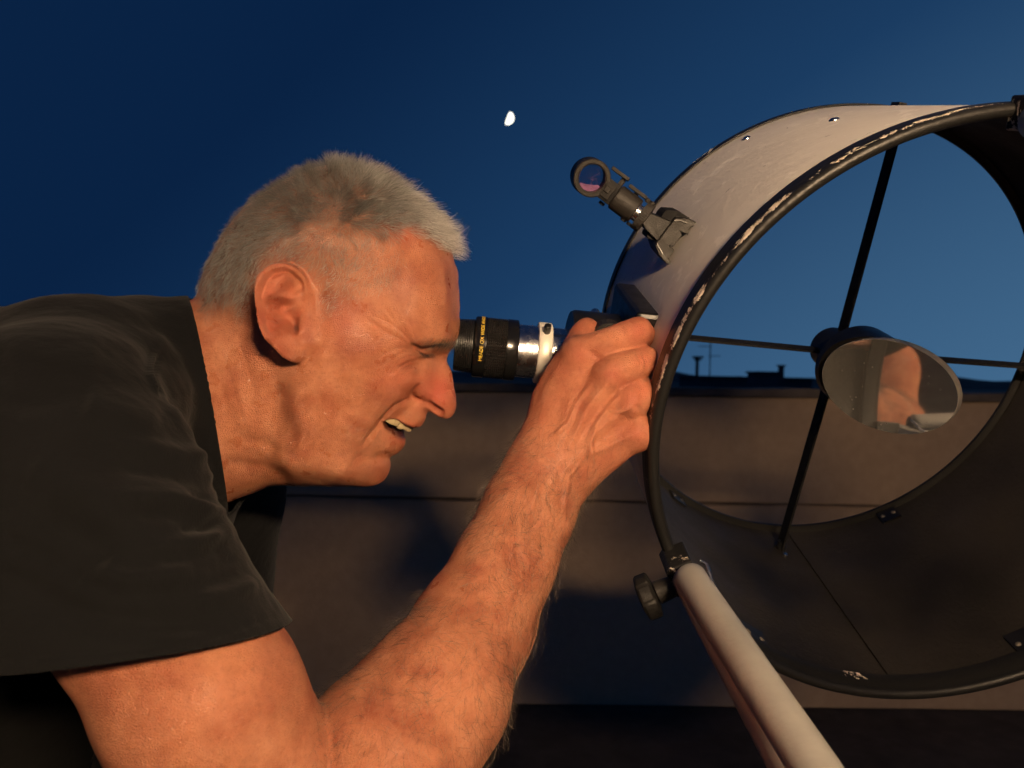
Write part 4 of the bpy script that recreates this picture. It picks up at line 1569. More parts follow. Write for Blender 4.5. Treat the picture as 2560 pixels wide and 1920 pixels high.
HAND_ST = [
    # tendons
    ([(1390, 1120), (1420, 1020), (1450, 930)], 3.1, 0.95), ([(1420, 1120), (1470, 1020), (1520, 955)], 2.8, 1.78), ([(1445, 1125), (1510, 1060), (1568, 1015)], 2.8, 1.62), ([(1460, 1140), (1530, 1110), (1585, 1088)], 2.9, 1.50),
    ([(1420, 1045), (1460, 985), (1492, 930)], 6.3, -1.62), ([(1470, 1080), (1510, 1020), (1550, 975)], 5.2, -2.17), ([(1500, 1105), (1545, 1070), (1580, 1045)], 4.8, -2.46),
    # veins
    ([(1478, 1165), (1476, 1110), (1490, 1060), (1520, 1020), (1548, 985)], 1.9, 2.88), ([(1380, 1090), (1420, 1060), (1440, 1010), (1475, 960)], 1.7, 1.84), ([(1345, 1180), (1352, 1110), (1348, 1050), (1372, 985)], 2.6, 0.66), ([(1520, 1020), (1545, 1030), (1580, 1020)], 1.5, 1.57),
    ([(1300, 1330), (1330, 1260), (1350, 1190)], 2.9, 1.57), ([(1420, 1350), (1410, 1270), (1420, 1190), (1476, 1120)], 2.4, 1.84), ([(1240, 1500), (1270, 1420), (1280, 1340)], 3.3, 1.19),
    # finger creases at the knuckles
    ([(1560, 806), (1572, 832), (1580, 850)], 1.1, -0.9), ([(1575, 800), (1588, 826), (1592, 848)], 1.1, -0.9), ([(1568, 804), (1580, 830), (1586, 850)], 1.0, -0.6), ([(1590, 880), (1602, 905), (1602, 925)], 1.1, -0.9), ([(1605, 878), (1615, 905), (1612, 930)], 1.1, -0.9), ([(1596, 958), (1606, 978), (1602, 1000)], 1.1, -0.9), ([(1606, 962), (1614, 980), (1610, 1000)], 1.0, -0.7),
    ([(1455, 870), (1480, 880), (1500, 900)], 2.0, -0.6), ([(1355, 960), (1380, 920), (1400, 890)], 1.6, -0.6), ([(1340, 1000), (1352, 960), (1366, 936)], 2.0, -0.8),
    ([(1470, 880), (1500, 895), (1520, 910)], 3.0, -1.2), ([(1540, 925), (1556, 950), (1568, 968)], 2.5, -1.2), ([(1588, 1010), (1600, 1030), (1604, 1045)], 2.5, -1.2),
    # forearm muscle edges, elbow fold
    ([(1380, 1480), (1330, 1600), (1290, 1720)], 10, -1.2), ([(1150, 1480), (1090, 1600), (1010, 1720)], 14, 1.5)]
BV, dA = strokes(BV, BN, FACE_ST, True)
BV, dB = strokes(BV, BN, HAND_ST, False)
# even out the ear's thin rim
_em = (np.abs(BV[:, 1] - YM) > 0.070) & (BV[:, 0] > -0.20) & (BV[:, 0] < -0.125) & (BV[:, 2] > -0.01) & (BV[:, 2] < 0.10) & (np.abs(BV[:, 1] - YM) < 0.12)
_ei = np.nonzero(_em)[0]
_eq = BQ[_em[BQ].all(1)]
_A = np.concatenate([_eq[:, k] for k in range(4)] * 2)
_B = np.concatenate([_eq[:, (k + 1) % 4] for k in range(4)] + [_eq[:, (k + 3) % 4] for k in range(4)])
_cn = np.bincount(_A, minlength=len(BV))
for _it in range(2):
    av = np.stack([np.bincount(_A, BV[_B, c_], len(BV)) for c_ in range(3)], 1)
    ok_ = _cn > 5
    BV[ok_] = BV[ok_] * 0.45 + 0.55 * av[ok_] / _cn[ok_][:, None]
# fine unevenness of skin over muscle, so that nothing is perfectly smooth
def lump(P, f_, seed):
    r_ = np.random.default_rng(seed)
    o = np.zeros(len(P))
    for _ in range(7):
        kv = r_.normal(size=3) * f_
        o += np.sin(P @ kv + r_.uniform(0, 6.28))
    return o / 7


BV = BV + BN * (lump(BV, 60, 3) * 0.0007 + lump(BV, 190, 4) * 0.00022)[:, None]
BN = vnormals(BV, BQ)

# ---------------------------------------------------------------- skin tone per vertex: redness, stubble/scalp, dark cavity
Pf = BV.copy()
Pf[:, 1] = YM - np.abs(Pf[:, 1] - YM)
PXF = to_px(Pf)
PX = to_px(BV)
HEADM = (BV[:, 0] > -0.29) & (BV[:, 2] > -0.14) & (PXF[:, 0] < 1160) & (np.abs(BV[:, 1] - YM) < 0.11) & (BV[:, 0] < 0.0)


def blob(px, c_, r_):
    return np.exp(-(((px - np.array(c_)) / np.array(r_)) ** 2).sum(1))


red = 0.9 * blob(PXF, (1095, 985), (45, 60)) + 0.45 * blob(PXF, (1000, 955), (60, 45)) + 0.5 * blob(PXF, (690, 760), (70, 130)) + 0.5 * blob(PXF, (1030, 1068), (40, 14)) + 0.5 * blob(PXF, (1000, 1100), (30, 14)) + 0.3 * blob(PXF, (860, 800), (90, 60)) + 0.3 * blob(PXF, (960, 1180), (50, 40)) + 0.5 * blob(PXF, (1010, 560), (80, 50))
red = np.where(HEADM, np.clip(red, 0, 1), 0)
handm = (PX[:, 1] < 1180) & (PX[:, 0] > 1260) & (BV[:, 0] > -0.03)
knuck = sum(blob(PX, MCP[k_][:2], (26, 22)) for k_ in MCP) + sum(blob(PX, FING[k_][2][:2], (24, 22)) for k_ in ('i', 'm', 'r'))
red = np.where(handm, np.clip(0.12 + 0.35 * knuck, 0, 1), red)
HAIR_POLY = [(500, 720), (520, 650), (560, 590), (640, 490), (760, 420), (838, 400), (910, 408), (1015, 470), (1075, 520), (1112, 562), (1130, 602), (1132, 622), (1114, 616), (1092, 602), (1062, 588), (1016, 562), (992, 566), (985, 600), (1000, 660), (985, 705), (930, 732), (870, 748), (832, 780), (812, 790), (800, 740), (790, 695), (765, 668), (735, 655), (700, 648), (660, 660), (632, 690), (622, 740), (618, 790), (596, 800), (574, 770), (548, 782), (522, 800), (506, 790)]
hd = poly_sd(PXF[:, 0], PXF[:, 1], HAIR_POLY)
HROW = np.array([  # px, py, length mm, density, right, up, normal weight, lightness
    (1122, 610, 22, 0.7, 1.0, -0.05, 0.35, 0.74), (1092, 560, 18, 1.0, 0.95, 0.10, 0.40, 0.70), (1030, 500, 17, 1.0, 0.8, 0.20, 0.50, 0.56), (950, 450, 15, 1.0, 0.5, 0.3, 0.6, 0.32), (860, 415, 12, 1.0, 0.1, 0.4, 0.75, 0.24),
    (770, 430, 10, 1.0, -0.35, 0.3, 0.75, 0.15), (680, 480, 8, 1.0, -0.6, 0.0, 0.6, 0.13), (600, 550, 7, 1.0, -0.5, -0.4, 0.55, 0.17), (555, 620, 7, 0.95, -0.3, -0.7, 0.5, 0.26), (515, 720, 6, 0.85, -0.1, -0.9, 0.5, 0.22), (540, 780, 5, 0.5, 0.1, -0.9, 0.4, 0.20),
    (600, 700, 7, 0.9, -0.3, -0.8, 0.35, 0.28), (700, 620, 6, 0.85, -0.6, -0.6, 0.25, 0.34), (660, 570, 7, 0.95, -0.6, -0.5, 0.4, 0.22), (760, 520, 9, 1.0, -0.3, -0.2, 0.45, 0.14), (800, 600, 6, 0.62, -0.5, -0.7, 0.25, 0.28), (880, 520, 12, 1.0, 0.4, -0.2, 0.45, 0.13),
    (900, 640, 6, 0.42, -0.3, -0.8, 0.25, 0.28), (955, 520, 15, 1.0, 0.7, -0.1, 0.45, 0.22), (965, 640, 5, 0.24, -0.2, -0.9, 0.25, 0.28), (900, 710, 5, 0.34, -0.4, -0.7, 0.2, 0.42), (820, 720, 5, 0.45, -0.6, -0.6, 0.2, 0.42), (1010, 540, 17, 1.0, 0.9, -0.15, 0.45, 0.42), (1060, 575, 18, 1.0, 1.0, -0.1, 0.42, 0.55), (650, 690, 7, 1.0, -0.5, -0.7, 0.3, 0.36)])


def idw(q, rows, vals, p=3.0):
    out = np.empty((len(q), vals.shape[1]))
    for s in range(0, len(q), 20000):
        d = ((q[s:s + 20000, None] - rows[None]) ** 2).sum(-1) + 60.0
        w_ = d ** (-p / 2)
        out[s:s + 20000] = (w_ @ vals) / w_.sum(1)[:, None]
    return out


_zi = np.nonzero(HEADM & (hd < 30))[0]
scalp = np.zeros(len(BV))
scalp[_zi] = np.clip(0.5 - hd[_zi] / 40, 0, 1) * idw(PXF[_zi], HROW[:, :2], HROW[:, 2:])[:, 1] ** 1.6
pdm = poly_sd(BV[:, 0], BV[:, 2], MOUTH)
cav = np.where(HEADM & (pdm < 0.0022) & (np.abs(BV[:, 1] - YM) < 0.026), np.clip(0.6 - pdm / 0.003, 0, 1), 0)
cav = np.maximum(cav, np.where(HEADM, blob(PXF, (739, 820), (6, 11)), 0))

# ---- skin material
m, n, l, b = new_mat('skin')
co = objco(n)
at = n.new('ShaderNodeAttribute')
at.attribute_name = 'tone'
sp = n.new('ShaderNodeSeparateColor')
l.new(at.outputs['Color'], sp.inputs[0])
f1 = noise(n, l, 22, 6, 0.6, vec=co)
f2 = noise(n, l, 110, 5, 0.6, vec=co)
c = ramp(n, l, f1, [(0.30, (0.35, 0.108, 0.054)), (0.50, (0.48, 0.188, 0.094)), (0.72, (0.59, 0.262, 0.145))])
c = mixc(n, l, 0.36, c, ramp(n, l, f2, [(0.3, (0.33, 0.105, 0.052)), (0.7, (0.57, 0.25, 0.145))]))
f3 = noise(n, l, 380, 6, 0.7, vec=co, dist=0.5)
c = mixc(n, l, 0.85, c, ramp(n, l, f3, [(0.25, (0.66, 0.58, 0.55)), (0.5, (1, 1, 1)), (0.75, (1.0, 1.0, 1.0))]), 'MULTIPLY')
f4 = noise(n, l, 48, 3, 0.5, vec=co)
c = mixc(n, l, 0.8, c, ramp(n, l, f4, [(0.34, (0.74, 0.58, 0.55)), (0.54, (1, 1, 1))]), 'MULTIPLY')
c = mixc(n, l, math_n(n, l, 'MULTIPLY', sp.outputs[0], 0.9), c, (0.47, 0.100, 0.062))
# freckles and age spots
vo = n.new('ShaderNodeTexVoronoi')
vo.inputs['Scale'].default_value = 125
vo.inputs['Randomness'].default_value = 1.0
l.new(co, vo.inputs['Vector'])
sz = math_n(n, l, 'MULTIPLY', noise(n, l, 60, 2, vec=co), 0.16)
frk = math_n(n, l, 'LESS_THAN', vo.outputs['Distance'], sz)
frk = math_n(n, l, 'MULTIPLY', frk, ramp(n, l, noise(n, l, 36, 2, vec=co), [(0.47, (0, 0, 0)), (0.56, (1, 1, 1))]))
c = mixc(n, l, math_n(n, l, 'MULTIPLY', frk, 0.55), c, (0.24, 0.085, 0.045))
# a few larger age spots
vo2 = n.new('ShaderNodeTexVoronoi')
vo2.inputs['Scale'].default_value = 34
l.new(co, vo2.inputs['Vector'])
spot = math_n(n, l, 'ADD', vo2.outputs['Distance'], math_n(n, l, 'MULTIPLY', noise(n, l, 260, 3, vec=co), 0.10))
spot = ramp(n, l, spot, [(0.10, (1, 1, 1)), (0.135, (0, 0, 0))])
c = mixc(n, l, math_n(n, l, 'MULTIPLY', spot, 0.14), c, (0.26, 0.095, 0.05))
# scalp with cropped grey stubble
stb = ramp(n, l, noise(n, l, 700, 3, 0.7, vec=co), [(0.42, (0, 0, 0)), (0.62, (1, 1, 1))])
c = mixc(n, l, math_n(n, l, 'MULTIPLY', sp.outputs[1], math_n(n, l, 'ADD', math_n(n, l, 'MULTIPLY', stb, 0.3), 0.55)), c, (0.105, 0.082, 0.070))
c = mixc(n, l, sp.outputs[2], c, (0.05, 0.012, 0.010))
l.new(c, b.inputs['Base Color'])
b.inputs['Coat Weight'].default_value = 0.03
b.inputs['Coat Roughness'].default_value = 0.34
b.inputs['Subsurface Weight'].default_value = 0.12
b.inputs['Subsurface Radius'].default_value = (1.0, 0.32, 0.16)
b.inputs['Subsurface Scale'].default_value = 0.0018
rgh = ramp(n, l, noise(n, l, 55, 4, vec=co), [(0.3, (0.46,) * 3), (0.72, (0.62,) * 3)])
l.new(math_n(n, l, 'SUBTRACT', rgh, math_n(n, l, 'MULTIPLY', at.outputs['Alpha'], 0.22)), b.inputs['Roughness'])
b.inputs['Specular IOR Level'].default_value = 0.52
vp = n.new('ShaderNodeTexVoronoi')
vp.feature = 'DISTANCE_TO_EDGE'
vp.inputs['Scale'].default_value = 800
vm = n.new('ShaderNodeVectorMath')
vm.operation = 'ADD'
l.new(co, vm.inputs[0])
nz_ = n.new('ShaderNodeTexNoise')
nz_.inputs['Scale'].default_value = 200
vs_ = n.new('ShaderNodeVectorMath')
vs_.operation = 'SCALE'
vs_.inputs['Scale'].default_value = 0.002
l.new(nz_.outputs['Color'], vs_.inputs[0])
l.new(co, nz_.inputs['Vector'])
l.new(vs_.outputs[0], vm.inputs[1])
l.new(vm.outputs[0], vp.inputs['Vector'])
cells = ramp(n, l, vp.outputs['Distance'], [(0.0, (0, 0, 0)), (0.22, (1, 1, 1))])
b1 = bump(n, l, None, cells, 0.00042, 0.8)
b2 = bump(n, l, None, noise(n, l, 520, 5, 0.6, vec=co), 0.0007, 0.5, b1)
bump(n, l, b, noise(n, l, 120, 4, 0.55, vec=co), 0.0008, 0.25, b2)
M_SKIN = m

BW = W(BV)
bme = fast_mesh('person', BW, BQ)
ca = bme.color_attributes.new('tone', 'FLOAT_COLOR', 'POINT')
ca.data.foreach_set('color', np.stack([red, scalp, cav, np.where(HEADM, 1.0, 0.15)], 1).astype(np.float32).ravel())
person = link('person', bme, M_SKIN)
tag(person, 'man in a black T-shirt bending to the eyepiece, one hand on the focuser', 'person')

# ---------------------------------------------------------------- T-shirt
def shirt_f(P):
    f = Fld(P)
    trunk(f, 0.014)
    n2 = Fld(P)
    neck(n2, 0.0085)
    # the collar only sits round the base of the neck
    n2.d = smax(n2.d, P[:, 0] + 0.185, 0.01)
    f.d = smin(f.d, n2.d, 0.016)
    f.hard([(np.array([-0.37, 0.59, -0.20]), 0.15), (np.array([-0.80, 0.62, -0.28]), 0.15)], 0.03, 0.85)
    f.hard([(U(118, 1120, 0.475), 0.077), (U(252, 1430, 0.413), 0.0705), (U(358, 1770, 0.394), 0.080)], 0.012)
    f.hard([(a, r + 0.0085) for a, r in UPPER[:3]], 0.008)
    f.hard([(SHF, 0.078), (SHF + np.array([-0.012, 0.02, -0.13]), 0.075)], 0.03)
    return f.d


SX = axis((-0.98, -0.44, 0.010), (-0.44, -0.165, 0.0020), (-0.165, -0.08, 0.0024))
SY = axis((0.305, 0.52, 0.0020), (0.52, 0.66, 0.0026), (0.66, 0.92, 0.008))
SZ = axis((-0.46, -0.20, 0.006), (-0.20, 0.10, 0.0020))
SV, SQ = mesh_field(shirt_f, SX, SY, SZ, newton=False)
SN = vnormals(SV, SQ)
SHIRT_ST = [
    ([(299, 1122), (400, 1138), (498, 1160), (545, 1215)], 6, 4.4), ([(290, 1150), (400, 1168), (490, 1195), (530, 1240)], 6, -4.8),
    ([(300, 1250), (427, 1250), (490, 1262), (545, 1285)], 5, 4.0), ([(320, 1275), (430, 1278), (500, 1290), (550, 1315)], 5, -4.8),
    ([(380, 1372), (483, 1366), (565, 1335)], 4.5, 4.0), ([(390, 1392), (490, 1386), (575, 1362)], 4.5, -4.4),
    ([(0, 1408), (142, 1494), (249, 1529), (427, 1550), (560, 1545)], 8, -8.0), ([(-20, 1370), (120, 1450), (240, 1492), (420, 1512)], 9, 6.4),
    ([(199, 1451), (299, 1486), (427, 1479), (540, 1444), (600, 1425)], 5, -4.8), ([(230, 1425), (320, 1455), (430, 1450), (540, 1418)], 6, 4.0),
    ([(0, 1351), (107, 1401), (213, 1451)], 7, -5.0), ([(391, 882), (376, 940), (398, 982)], 1.6, 3.2), ([(400, 890), (388, 940), (406, 985)], 1.8, -2.8),
    ([(440, 1000), (492, 1075), (519, 1167)], 4, -4.8), ([(420, 1010), (470, 1085), (500, 1170)], 5, 4.4), ([(380, 840), (440, 900), (480, 1000)], 5, 3.2), ([(360, 870), (410, 930), (450, 1010)], 5, -3.2),
    ([(200, 1010), (300, 1040), (400, 1060)], 9, 4.0), ([(60, 1180), (200, 1230), (300, 1320)], 12, 4.8), ([(90, 1260), (200, 1330), (280, 1400)], 10, -5.2),
    ([(450, 1320), (520, 1310), (570, 1290)], 3, -3.2), ([(470, 1430), (540, 1410), (600, 1390)], 3.5, -3.6), ([(500, 1500), (570, 1490), (640, 1460)], 4, 3.2), ([(480, 1230), (520, 1240), (556, 1262)], 2.6, -2.8),
    ([(10, 1000), (120, 985), (240, 1000)], 12, -4.4), ([(10, 900), (140, 890), (260, 900)], 14, 4.0),
    # hem stitching
    ([(0, 1650), (156, 1643), (355, 1625), (498, 1604), (604, 1573), (684, 1540)], 1.4, -0.9), ([(0, 1662), (156, 1655), (355, 1637), (498, 1616), (604, 1585), (688, 1552)], 2.0, 0.7),
    # neck rib
    ([(458, 775), (493, 885), (517, 978), (531, 1062), (535, 1138), (532, 1220)], 1.4, -0.9)]
SV, _q = strokes(SV, SN, SHIRT_ST, False, -0.2)
SV = SV + SN * (lump(SV, 40, 11) * 0.0018 + lump(SV, 95, 12) * 0.0010 + lump(SV * np.array([0.5, 1, 1.6]), 170, 13) * 0.0005)[:, None]


def g_neck(p):
    g = 0.91 * (p[:, 0] + 0.259) - 0.41 * np.abs(p[:, 1] - 0.61) + 0.17 * (p[:, 2] - 0.0616)
    return np.where((np.abs(p[:, 1] - 0.61) < 0.125) & (p[:, 2] > -0.15), g, -1)


_h1, _h2, _h3 = U(692, 1561, 0.42), U(352, 1648, 0.335), U(-40, 1648, 0.40)
HNn = np.cross(_h2 - _h1, _h3 - _h1)
HNn /= np.linalg.norm(HNn)
if HNn[2] > 0:
    HNn = -HNn


def g_hem(p):
    return np.where((p[:, 1] < 0.475) & (p[:, 0] > -0.46), (p - _h1) @ HNn, -1)




def clip_mesh(V, T, g):
    """cut a triangle mesh along g = 0 and keep g < 0"""
    ins = g < 0
    k = ins[T].sum(1)
    out = [T[k == 3]]
    for cnt in (1, 2):
        S = T[k == cnt]
        odd = ins[S] if cnt == 1 else ~ins[S]
        r = np.argmax(odd, 1)
        a = S[np.arange(len(S)), r]
        b_ = S[np.arange(len(S)), (r + 1) % 3]
        c_ = S[np.arange(len(S)), (r + 2) % 3]
        if not len(S):
            continue
        key = np.concatenate([np.stack([np.minimum(a, b_), np.maximum(a, b_)], 1), np.stack([np.minimum(a, c_), np.maximum(a, c_)], 1)])
        uq, inv = np.unique(key, axis=0, return_inverse=True)
        inv = inv.ravel()
        ga, gb = g[uq[:, 0]], g[uq[:, 1]]
        t = ga / (ga - gb)
        base = len(V)
        V = np.concatenate([V, V[uq[:, 0]] + (V[uq[:, 1]] - V[uq[:, 0]]) * t[:, None]])
        g = np.concatenate([g, np.zeros(len(uq))])
        ins = np.concatenate([ins, np.zeros(len(uq), bool)])
        ab, ac = base + inv[:len(S)], base + inv[len(S):]
        if cnt == 1:
            out.append(np.stack([a, ab, ac], 1))
        else:
            out += [np.stack([ab, b_, c_], 1), np.stack([ab, c_, ac], 1)]
    return V, np.concatenate(out)


ST_ = np.concatenate([SQ[:, [0, 1, 2]], SQ[:, [0, 2, 3]]])
for gf in (g_neck, g_hem):
    g = gf(SV)
    # vertices almost on the cut are moved onto it, so that no slivers remain
    SV, ST_ = clip_mesh(SV, ST_, np.where(np.abs(g) < 1e-5, -1e-5, g))
used = np.unique(ST_)
rm = np.full(len(SV), -1)
rm[used] = np.arange(len(used))
SV, SQ = SV[used], rm[ST_]
m, n, l, b = new_mat('black_cotton')
co = objco(n)
f1 = noise(n, l, 14, 4, vec=co)
l.new(ramp(n, l, f1, [(0.3, (0.0026, 0.0029, 0.0035)), (0.7, (0.0044, 0.0049, 0.0058))]), b.inputs['Base Color'])
b.inputs['Roughness'].default_value = 0.95
b.inputs['Specular IOR Level'].default_value = 0.2
b.inputs['Sheen Weight'].default_value = 0.03
b.inputs['Sheen Roughness'].default_value = 0.5
wv = n.new('ShaderNodeTexWave')
wv.inputs['Scale'].default_value = 420
wv.inputs['Distortion'].default_value = 3.0
l.new(co, wv.inputs['Vector'])
w1 = bump(n, l, None, wv.outputs['Fac'], 0.00025, 0.35)
w2 = bump(n, l, None, noise(n, l, 900, 3, vec=co), 0.0004, 0.4, w1)
bump(n, l, b, noise(n, l, 70, 5, 0.6, vec=co), 0.0022, 0.5, w2)
M_SHIRT = m
shirt = link('t_shirt', fast_mesh('t_shirt', W(SV), SQ), M_SHIRT, person)
so_ = shirt.modifiers.new('cloth_thickness', 'SOLIDIFY')
so_.thickness = 0.0022
so_.offset = -1

# ---------------------------------------------------------------- trousers and shoes (below the frame)
def trouser_f(P):
    f = Fld(P)
    f.chain([(SPINE[-1][0], 0.135), (np.array([-0.92, 0.627, -0.19]), 0.13)], 0.04, 0.70)
    legs(f, 0.016)
    wz = P @ RM.T[:, 2] + CAMZ
    return smax(f.d, 0.075 - wz, 0.01)


TX, TY, TZ = axis((-1.12, -0.50, 0.011)), axis((0.38, 1.0, 0.011)), axis((-1.19, -0.02, 0.012))
TV, TQ = mesh_field(trouser_f, TX, TY, TZ, newton=False)
TNn = vnormals(TV, TQ)
TV = TV + TNn * (lump(TV, 30, 21) * 0.004)[:, None]
M_TROU = simple('dark_denim', (0.02, 0.022, 0.03), 0.9, var=0.3, scale=25, bumpd=0.001, bscale=300)
link('trousers', fast_mesh('trousers', W(TV), TQ), M_TROU, person)
M_SHOE = simple('shoe_leather', (0.03, 0.022, 0.018), 0.5, var=0.2, scale=30)
for an in AN:
    aw = W(an)
    V, Fc = [], []
    secs = [(-0.075, 0.030, 0.0, 0.085), (-0.06, 0.037, 0.0, 0.10), (-0.01, 0.039, 0.0, 0.105), (0.05, 0.041, 0.0, 0.082), (0.11, 0.048, 0.0, 0.060), (0.16, 0.046, 0.0, 0.050), (0.19, 0.036, 0.004, 0.042), (0.205, 0.018, 0.008, 0.030)]
    for (sx_, hw, z0, z1) in secs:
        for (yy, zz) in ((-1, 0.0), (-1.0, 0.35), (-0.8, 0.75), (-0.35, 1.0), (0.35, 1.0), (0.8, 0.75), (1.0, 0.35), (1, 0.0)):
            V.append((aw[0] + sx_, aw[1] + yy * hw, 0.004 + z0 + (z1 - z0) * zz))
    for s_ in range(len(secs) - 1):
        for q_ in range(8):
            r_ = (q_ + 1) % 8
            Fc.append((s_ * 8 + q_, s_ * 8 + r_, (s_ + 1) * 8 + r_, (s_ + 1) * 8 + q_))
    Fc += [tuple(range(8))[::-1], tuple((len(secs) - 1) * 8 + q_ for q_ in range(8))]
    sh_ = link('shoe', mesh_from('shoe', V, Fc), M_SHOE, person)
    ss = sh_.modifiers.new('round', 'SUBSURF')
    ss.levels = ss.render_levels = 2

# ---------------------------------------------------------------- teeth
M_TOOTH = simple('tooth_enamel', (0.44, 0.35, 0.20), 0.25, var=0.08, scale=300)
bm = bmesh.new()
bmesh.ops.create_cube(bm, size=1.0)
bmesh.ops.bevel(bm, geom=bm.edges[:], offset=0.28, segments=3, affect='EDGES', profile=0.6)
tooth_me = bpy.data.meshes.new('tooth')
bm.to_mesh(tooth_me)
bm.free()
tooth_me.materials.append(M_TOOTH)
tooth_me.polygons.foreach_set('use_smooth', [True] * len(tooth_me.polygons))
UP_T = [(1021, 1063, 4.5, 8.2, 9.5), (1012, 1060, 10.5, 7.2, 8.6), (1002, 1057, 15.0, 7.2, 9.8), (991, 1051, 18.5, 6.8, 8.2), (981, 1049, 21.0, 6.6, 7.5), (972, 1045, 22.5, 6.6, 7)]
LO_T = [(990, 1112, 5, 5.4, 7), (985, 1108, 10, 5.4, 7), (979, 1102, 14.0, 5.6, 7), (971, 1093, 17.5, 5.8, 7), (964, 1084, 20, 6.0, 6.5)]
for (lst, tilt) in ((UP_T, 0.42), (LO_T, 0.42)):
    for side in (1, -1):
        for (px, py, h, w_, hh) in lst:
            p = U(px, py, YM - h / 1000)
            p[1] = YM - side * h / 1000
            o = bpy.data.objects.new('tooth', tooth_me)
            COL.objects.link(o)
            yaw = math.atan2(1.0, 0.55 + h * 0.075) * side
            M4 = Matrix(((RM[0][0], RM[0][1], RM[0][2], 0), (RM[1][0], RM[1][1], RM[1][2], 0), (RM[2][0], RM[2][1], RM[2][2], 0), (0, 0, 0, 1)))
            pw_ = W(p)
            M4.translation = Vector(pw_)
            M4 = M4 @ Matrix.Rotation(tilt, 4, 'Y') @ Matrix.Rotation(yaw, 4, 'Z') @ Matrix.Diagonal((w_ * 0.70 / 1000, 0.006, hh / 1000, 1))
            o.parent = person
            o.matrix_world = M4

# ---------------------------------------------------------------- hair
def strand_mesh(name, roots, d0, d1, lens, rad, cols, mat, parent, segs=4, curl=0.0, seed=1):
    """thin three-sided strands that leave along d0 and bend towards d1"""
    r_ = np.random.default_rng(seed)
    n_ = len(roots)
    P = [roots - d0 * 0.0008]
    cur = roots.copy()
    wob = r_.normal(size=(n_, 3)) * curl
    for k in range(1, segs + 1):
        t = k / segs
        d = d0 * (1 - t) + d1 * t + wob * math.sin(t * 3.0)
        d = d / np.maximum(np.linalg.norm(d, axis=1), 1e-9)[:, None]
        cur = cur + d * (lens / segs)[:, None]
        P.append(cur.copy())
    P = np.stack(P, 1)
    ax = P[:, -1] - P[:, 0]
    ax /= np.maximum(np.linalg.norm(ax, axis=1), 1e-9)[:, None]
    rnd = r_.normal(size=(n_, 3))
    u = np.cross(ax, rnd)
    u /= np.maximum(np.linalg.norm(u, axis=1), 1e-9)[:, None]
    w_ = np.cross(ax, u)
    V = np.empty((n_, segs + 1, 3, 3))
    for k in range(segs + 1):
        rr = rad * (1 - 0.75 * (k / segs) ** 1.5)
        for q_ in range(3):
            a = q_ * 2.0944
            V[:, k, q_] = P[:, k] + (u * math.cos(a) + w_ * math.sin(a)) * rr[:, None]
    base = np.arange(n_)[:, None] * (segs + 1) * 3
    Fq = []
    for k in range(segs):
        for q_ in range(3):
            r2 = (q_ + 1) % 3
            Fq.append(np.stack([base[:, 0] + k * 3 + q_, base[:, 0] + k * 3 + r2, base[:, 0] + (k + 1) * 3 + r2, base[:, 0] + (k + 1) * 3 + q_], 1))
    Fq = np.concatenate(Fq)
    me = bpy.data.meshes.new(name)
    Vw = W(V.reshape(-1, 3))
    me.vertices.add(len(Vw))
    me.vertices.foreach_set('co', Vw.astype(np.float32).ravel())
    me.loops.add(len(Fq) * 4)
    me.loops.foreach_set('vertex_index', Fq.astype(np.int32).ravel())
    me.polygons.add(len(Fq))
    me.polygons.foreach_set('loop_start', np.arange(0, len(Fq) * 4, 4, dtype=np.int32))
    me.update(calc_edges=True)
    at_ = me.color_attributes.new('strand', 'FLOAT_COLOR', 'POINT')
    cc = np.repeat(np.c_[cols, np.ones(n_)][:, None, :], (segs + 1) * 3, 1)
    at_.data.foreach_set('color', cc.astype(np.float32).ravel())
    return link(name, me, mat, parent)


m, n, l, b = new_mat('hair_strands')
at = n.new('ShaderNodeAttribute')
at.attribute_name = 'strand'
l.new(at.outputs['Color'], b.inputs['Base Color'])
b.inputs['Roughness'].default_value = 0.38
b.inputs['Specular IOR Level'].default_value = 0.6
M_HAIR = m

def sample(Q, V, wts, count, r_):
    """random points on the quads, weighted"""
    a = np.linalg.norm(np.cross(V[Q[:, 2]] - V[Q[:, 0]], V[Q[:, 3]] - V[Q[:, 1]]), axis=1) * 0.5
    w_ = a * wts
    cs = np.cumsum(w_)
    i = np.searchsorted(cs, r_.uniform(0, cs[-1], count))
    u, v = r_.uniform(size=(2, count))
    q = Q[i]
    P = V[q[:, 0]] * ((1 - u) * (1 - v))[:, None] + V[q[:, 1]] * (u * (1 - v))[:, None] + V[q[:, 2]] * (u * v)[:, None] + V[q[:, 3]] * ((1 - u) * v)[:, None]
    return i, P


r_ = np.random.default_rng(5)
hair_v = HEADM & (hd < 18)
fq = np.nonzero(hair_v[BQ].all(1))[0]
HQ = BQ[fq]
cpx = PXF[HQ].mean(1)
zone = idw(cpx, HROW[:, :2], HROW[:, 2:])
edge = np.clip(0.5 - poly_sd(cpx[:, 0], cpx[:, 1], HAIR_POLY) / 38, 0, 1)
nearw = np.where(BV[HQ][:, :, 1].mean(1) < YM + 0.02, 1.0, 0.45)
i, P = sample(HQ, BV, zone[:, 1] * (edge + 0.02) * nearw, 33000, r_)
Z = zone[i]
Nn = BN[HQ[i][:, 0]]
flow = np.stack([Z[:, 2], np.zeros(len(i)), Z[:, 3]], 1)
flow = flow + r_.normal(size=flow.shape) * 0.22
clump = np.stack([lump(P, 300, 31), lump(P, 300, 32), lump(P, 300, 33)], 1) * 0.9
flow = flow + clump
flow = flow - Nn * (flow * Nn).sum(1)[:, None] * 0.6
d0 = Nn * (Z[:, 4] * 1.1)[:, None] + flow * 0.7
